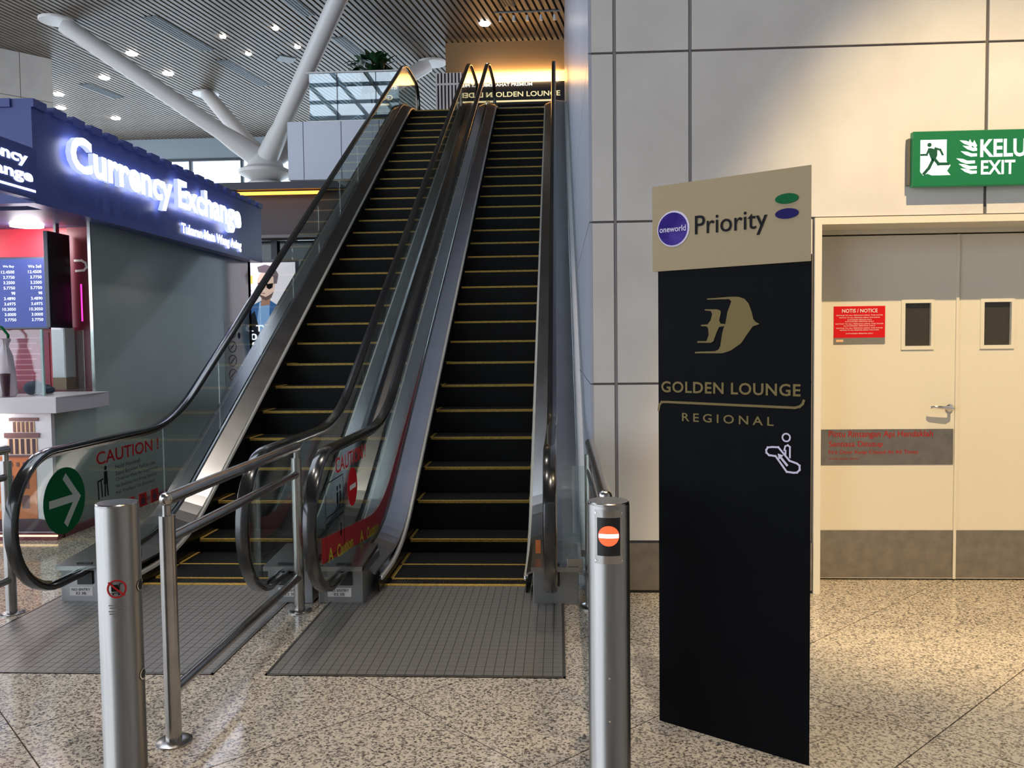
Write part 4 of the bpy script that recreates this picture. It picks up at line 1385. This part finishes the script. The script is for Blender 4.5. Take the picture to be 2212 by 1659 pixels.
for (x, y0, y1, ax) in ((-4.665, 7.40, 7.408, 'y'), (-4.55, 7.9, 8.16, 'x')):
    pass
MB().box(-6.0, -4.66, 7.50, 7.51, 1.29, 1.89).build('counter_screen', GLASS_CLEAR, ki)
MB().box(-4.66, -4.65, 7.50, 8.16, 1.29, 1.89).build('counter_screen', GLASS_CLEAR, ki)
MB().box(-4.675, -4.655, 7.49, 7.515, 1.29, 1.89).build('screen_edge', principled('glass_edge', srgb(170, 200, 196), .2), ki)
# wall pictograms at the far end
FKI = Frame((KX, 0, 0), (0, 1, 0))
ip = poly('icon_strip', FKI, rect(11.45, 12.1, 1.02, 2.05), principled('icon_glassy', srgb(136, 138, 132), .15), ki, .002)
for k in range(5):
    zz = 1.12 + k * .195
    ring_ = [(11.72 + .14 * math.cos(t * .4189), zz + .075 * math.sin(t * .4189)) for t in range(16)]
    polys('icon', FKI, stroke(ring_, .016) + stroke([(11.66, zz - .03), (11.78, zz + .03)], .02), MDARK, ip, .004)
polys('icon', FKI, [disc_pts(11.98, 1.86, .05, .045, 20)], NAVYP, ip, .004)

# rate screens (things hung in the kiosk)
def screen(name, x0, x1, z0, z1, y, label, lit=True):
    s = empty(name, ((x0 + x1) / 2, y, z0), label, 'screen')
    MB().box(x0, x1, y - .05, y, z0, z1).build('case', BEZEL, s, bevel=.004)
    fr = Frame((0, y - .05, 0), (1, 0, 0))
    sc_ = poly('display', fr, rect(x0 + .02, x1 - .02, z0 + .02, z1 - .02), SCREEN, s, .003)
    rws = 11
    for r in range(rws):
        zz = z1 - .10 - r * (z1 - z0 - .14) / rws
        for c_ in range(4):
            xx = x1 - .30 - c_ * .285 + .08
            v = ['98.7500', '12.4500', '3.7750', '3.2500', '5.7750', '98', '3.4890', '3.6975', '10.3050', '3.0000', '3.7750'][r]
            if r == 0:
                v = ('We Sell', 'We Buy', 'Unit', 'Currency')[c_]
            w = .020 * len(v)
            text('rate_lettering', v, fr, xx + .16 - w, zz - .012, w, .030, SCRTXT, sc_, .005, .01)
    return s


screen('rate_screen', -6.45, -5.20, 1.915, 2.65, 8.55, 'blue exchange rate screen on the red kiosk wall')
s2_ = empty('rate_screen', (-5.02, 8.2, 1.9), 'dark screen seen edge-on beside the maroon kiosk panel', 'screen')
MB().box(-5.00, -4.955, 8.12, 8.50, 1.92, 2.86).build('case', BEZEL, s2_, bevel=.004)
MB().box(-4.955, -4.95, 8.14, 8.48, 1.95, 2.84).build('display', BLACK, s2_)
MB().box(-4.99, -4.965, 8.28, 8.34, 2.86, 2.949).build('hanger', STEEL, s2_)

# blade sign
bl = empty('blade_sign', (-4.36, 6.3, 2.95), 'lit blade sign projecting from the kiosk front fascia', 'sign')
MB().box(-4.40, -4.31, 5.56, 6.968, 2.95, 3.37).build('box', FASCIA, bl, bevel=.006)
FBs = Frame((-4.31, 0, 0), (0, 1, 0))
text('lettering', 'Currency', FBs, 5.90, 3.19, .93, .12, LED, bl, .004, .03)
text('lettering', 'Exchange', FBs, 5.90, 3.055, .99, .12, LED, bl, .004, .03)
poly('underline', FBs, rect(5.90, 6.92, 3.005, 3.022), LED, bl, .004)

# things on the counter
wc = empty('filing_cabinet', (-5.03, 8.40, 1.30), 'white narrow cabinet standing on the kiosk back shelf', 'cabinet')
MB().box(-5.10, -4.96, 8.36, 8.54, 1.42, 1.93).build('body', MURAL, wc, bevel=.004)
MB().box(-5.09, -4.97, 8.355, 8.362, 1.44, 1.91).build('door', MURAL, wc)
MB().box(-5.10, -4.96, 8.36, 8.54, 1.30, 1.42).build('base', principled('cardboard', srgb(150, 120, 96), .7), wc)
bgm = empty('carrier_bag', (-4.93, 7.375, 1.292), 'white plastic drink carrier bag with a green handle on the kiosk counter', 'bag')
PLAST = principled('plastic_film', srgb(208, 196, 204), .35)
bag = MB().lathe((-4.93, 7.375, 1.292), [(.075, 0), (.085, .03), (.080, .20), (.058, .36), (.030, .45), (.045, .50), (.05, .52)], 18)
rnd = random.Random(3)
bag.v = [(x + rnd.uniform(-.008, .008), y + rnd.uniform(-.008, .008), z) for x, y, z in bag.v]
bag.build('film', PLAST, bgm, smooth=True)
MB().lathe((-4.90, 7.318, 1.297), [(.030, 0), (.042, .19), (.044, .20), (.02, .205)], 18).build('cup', MDARK, bgm, smooth=True)
MB().tube([(-4.93 + .03, 7.375, 1.78), (-4.93 + .035, 7.375, 1.84), (-4.95, 7.375, 1.91), (-5.01, 7.375, 1.93), (-5.06, 7.375, 1.89)], .012, 8).build('handle', GREENP, bgm, smooth=True)
cb = MB().sphere((-4.84, 7.64, 1.355), .065, 16, 8, 1.5, 1.0, .95).sphere((-4.77, 7.72, 1.335), .045, 14, 8, 1.6, 1, .9)
cb.v = [(x + rnd.uniform(-.012, .012), y, max(1.293, z + rnd.uniform(-.012, .012))) for x, y, z in cb.v]
cbo = cb.build('cloth_bundle', principled('grey_cloth', srgb(64, 72, 92), .9), smooth=True)
tag(cbo, 'crumpled dark grey cloth bundle lying on the kiosk counter', 'cloth')
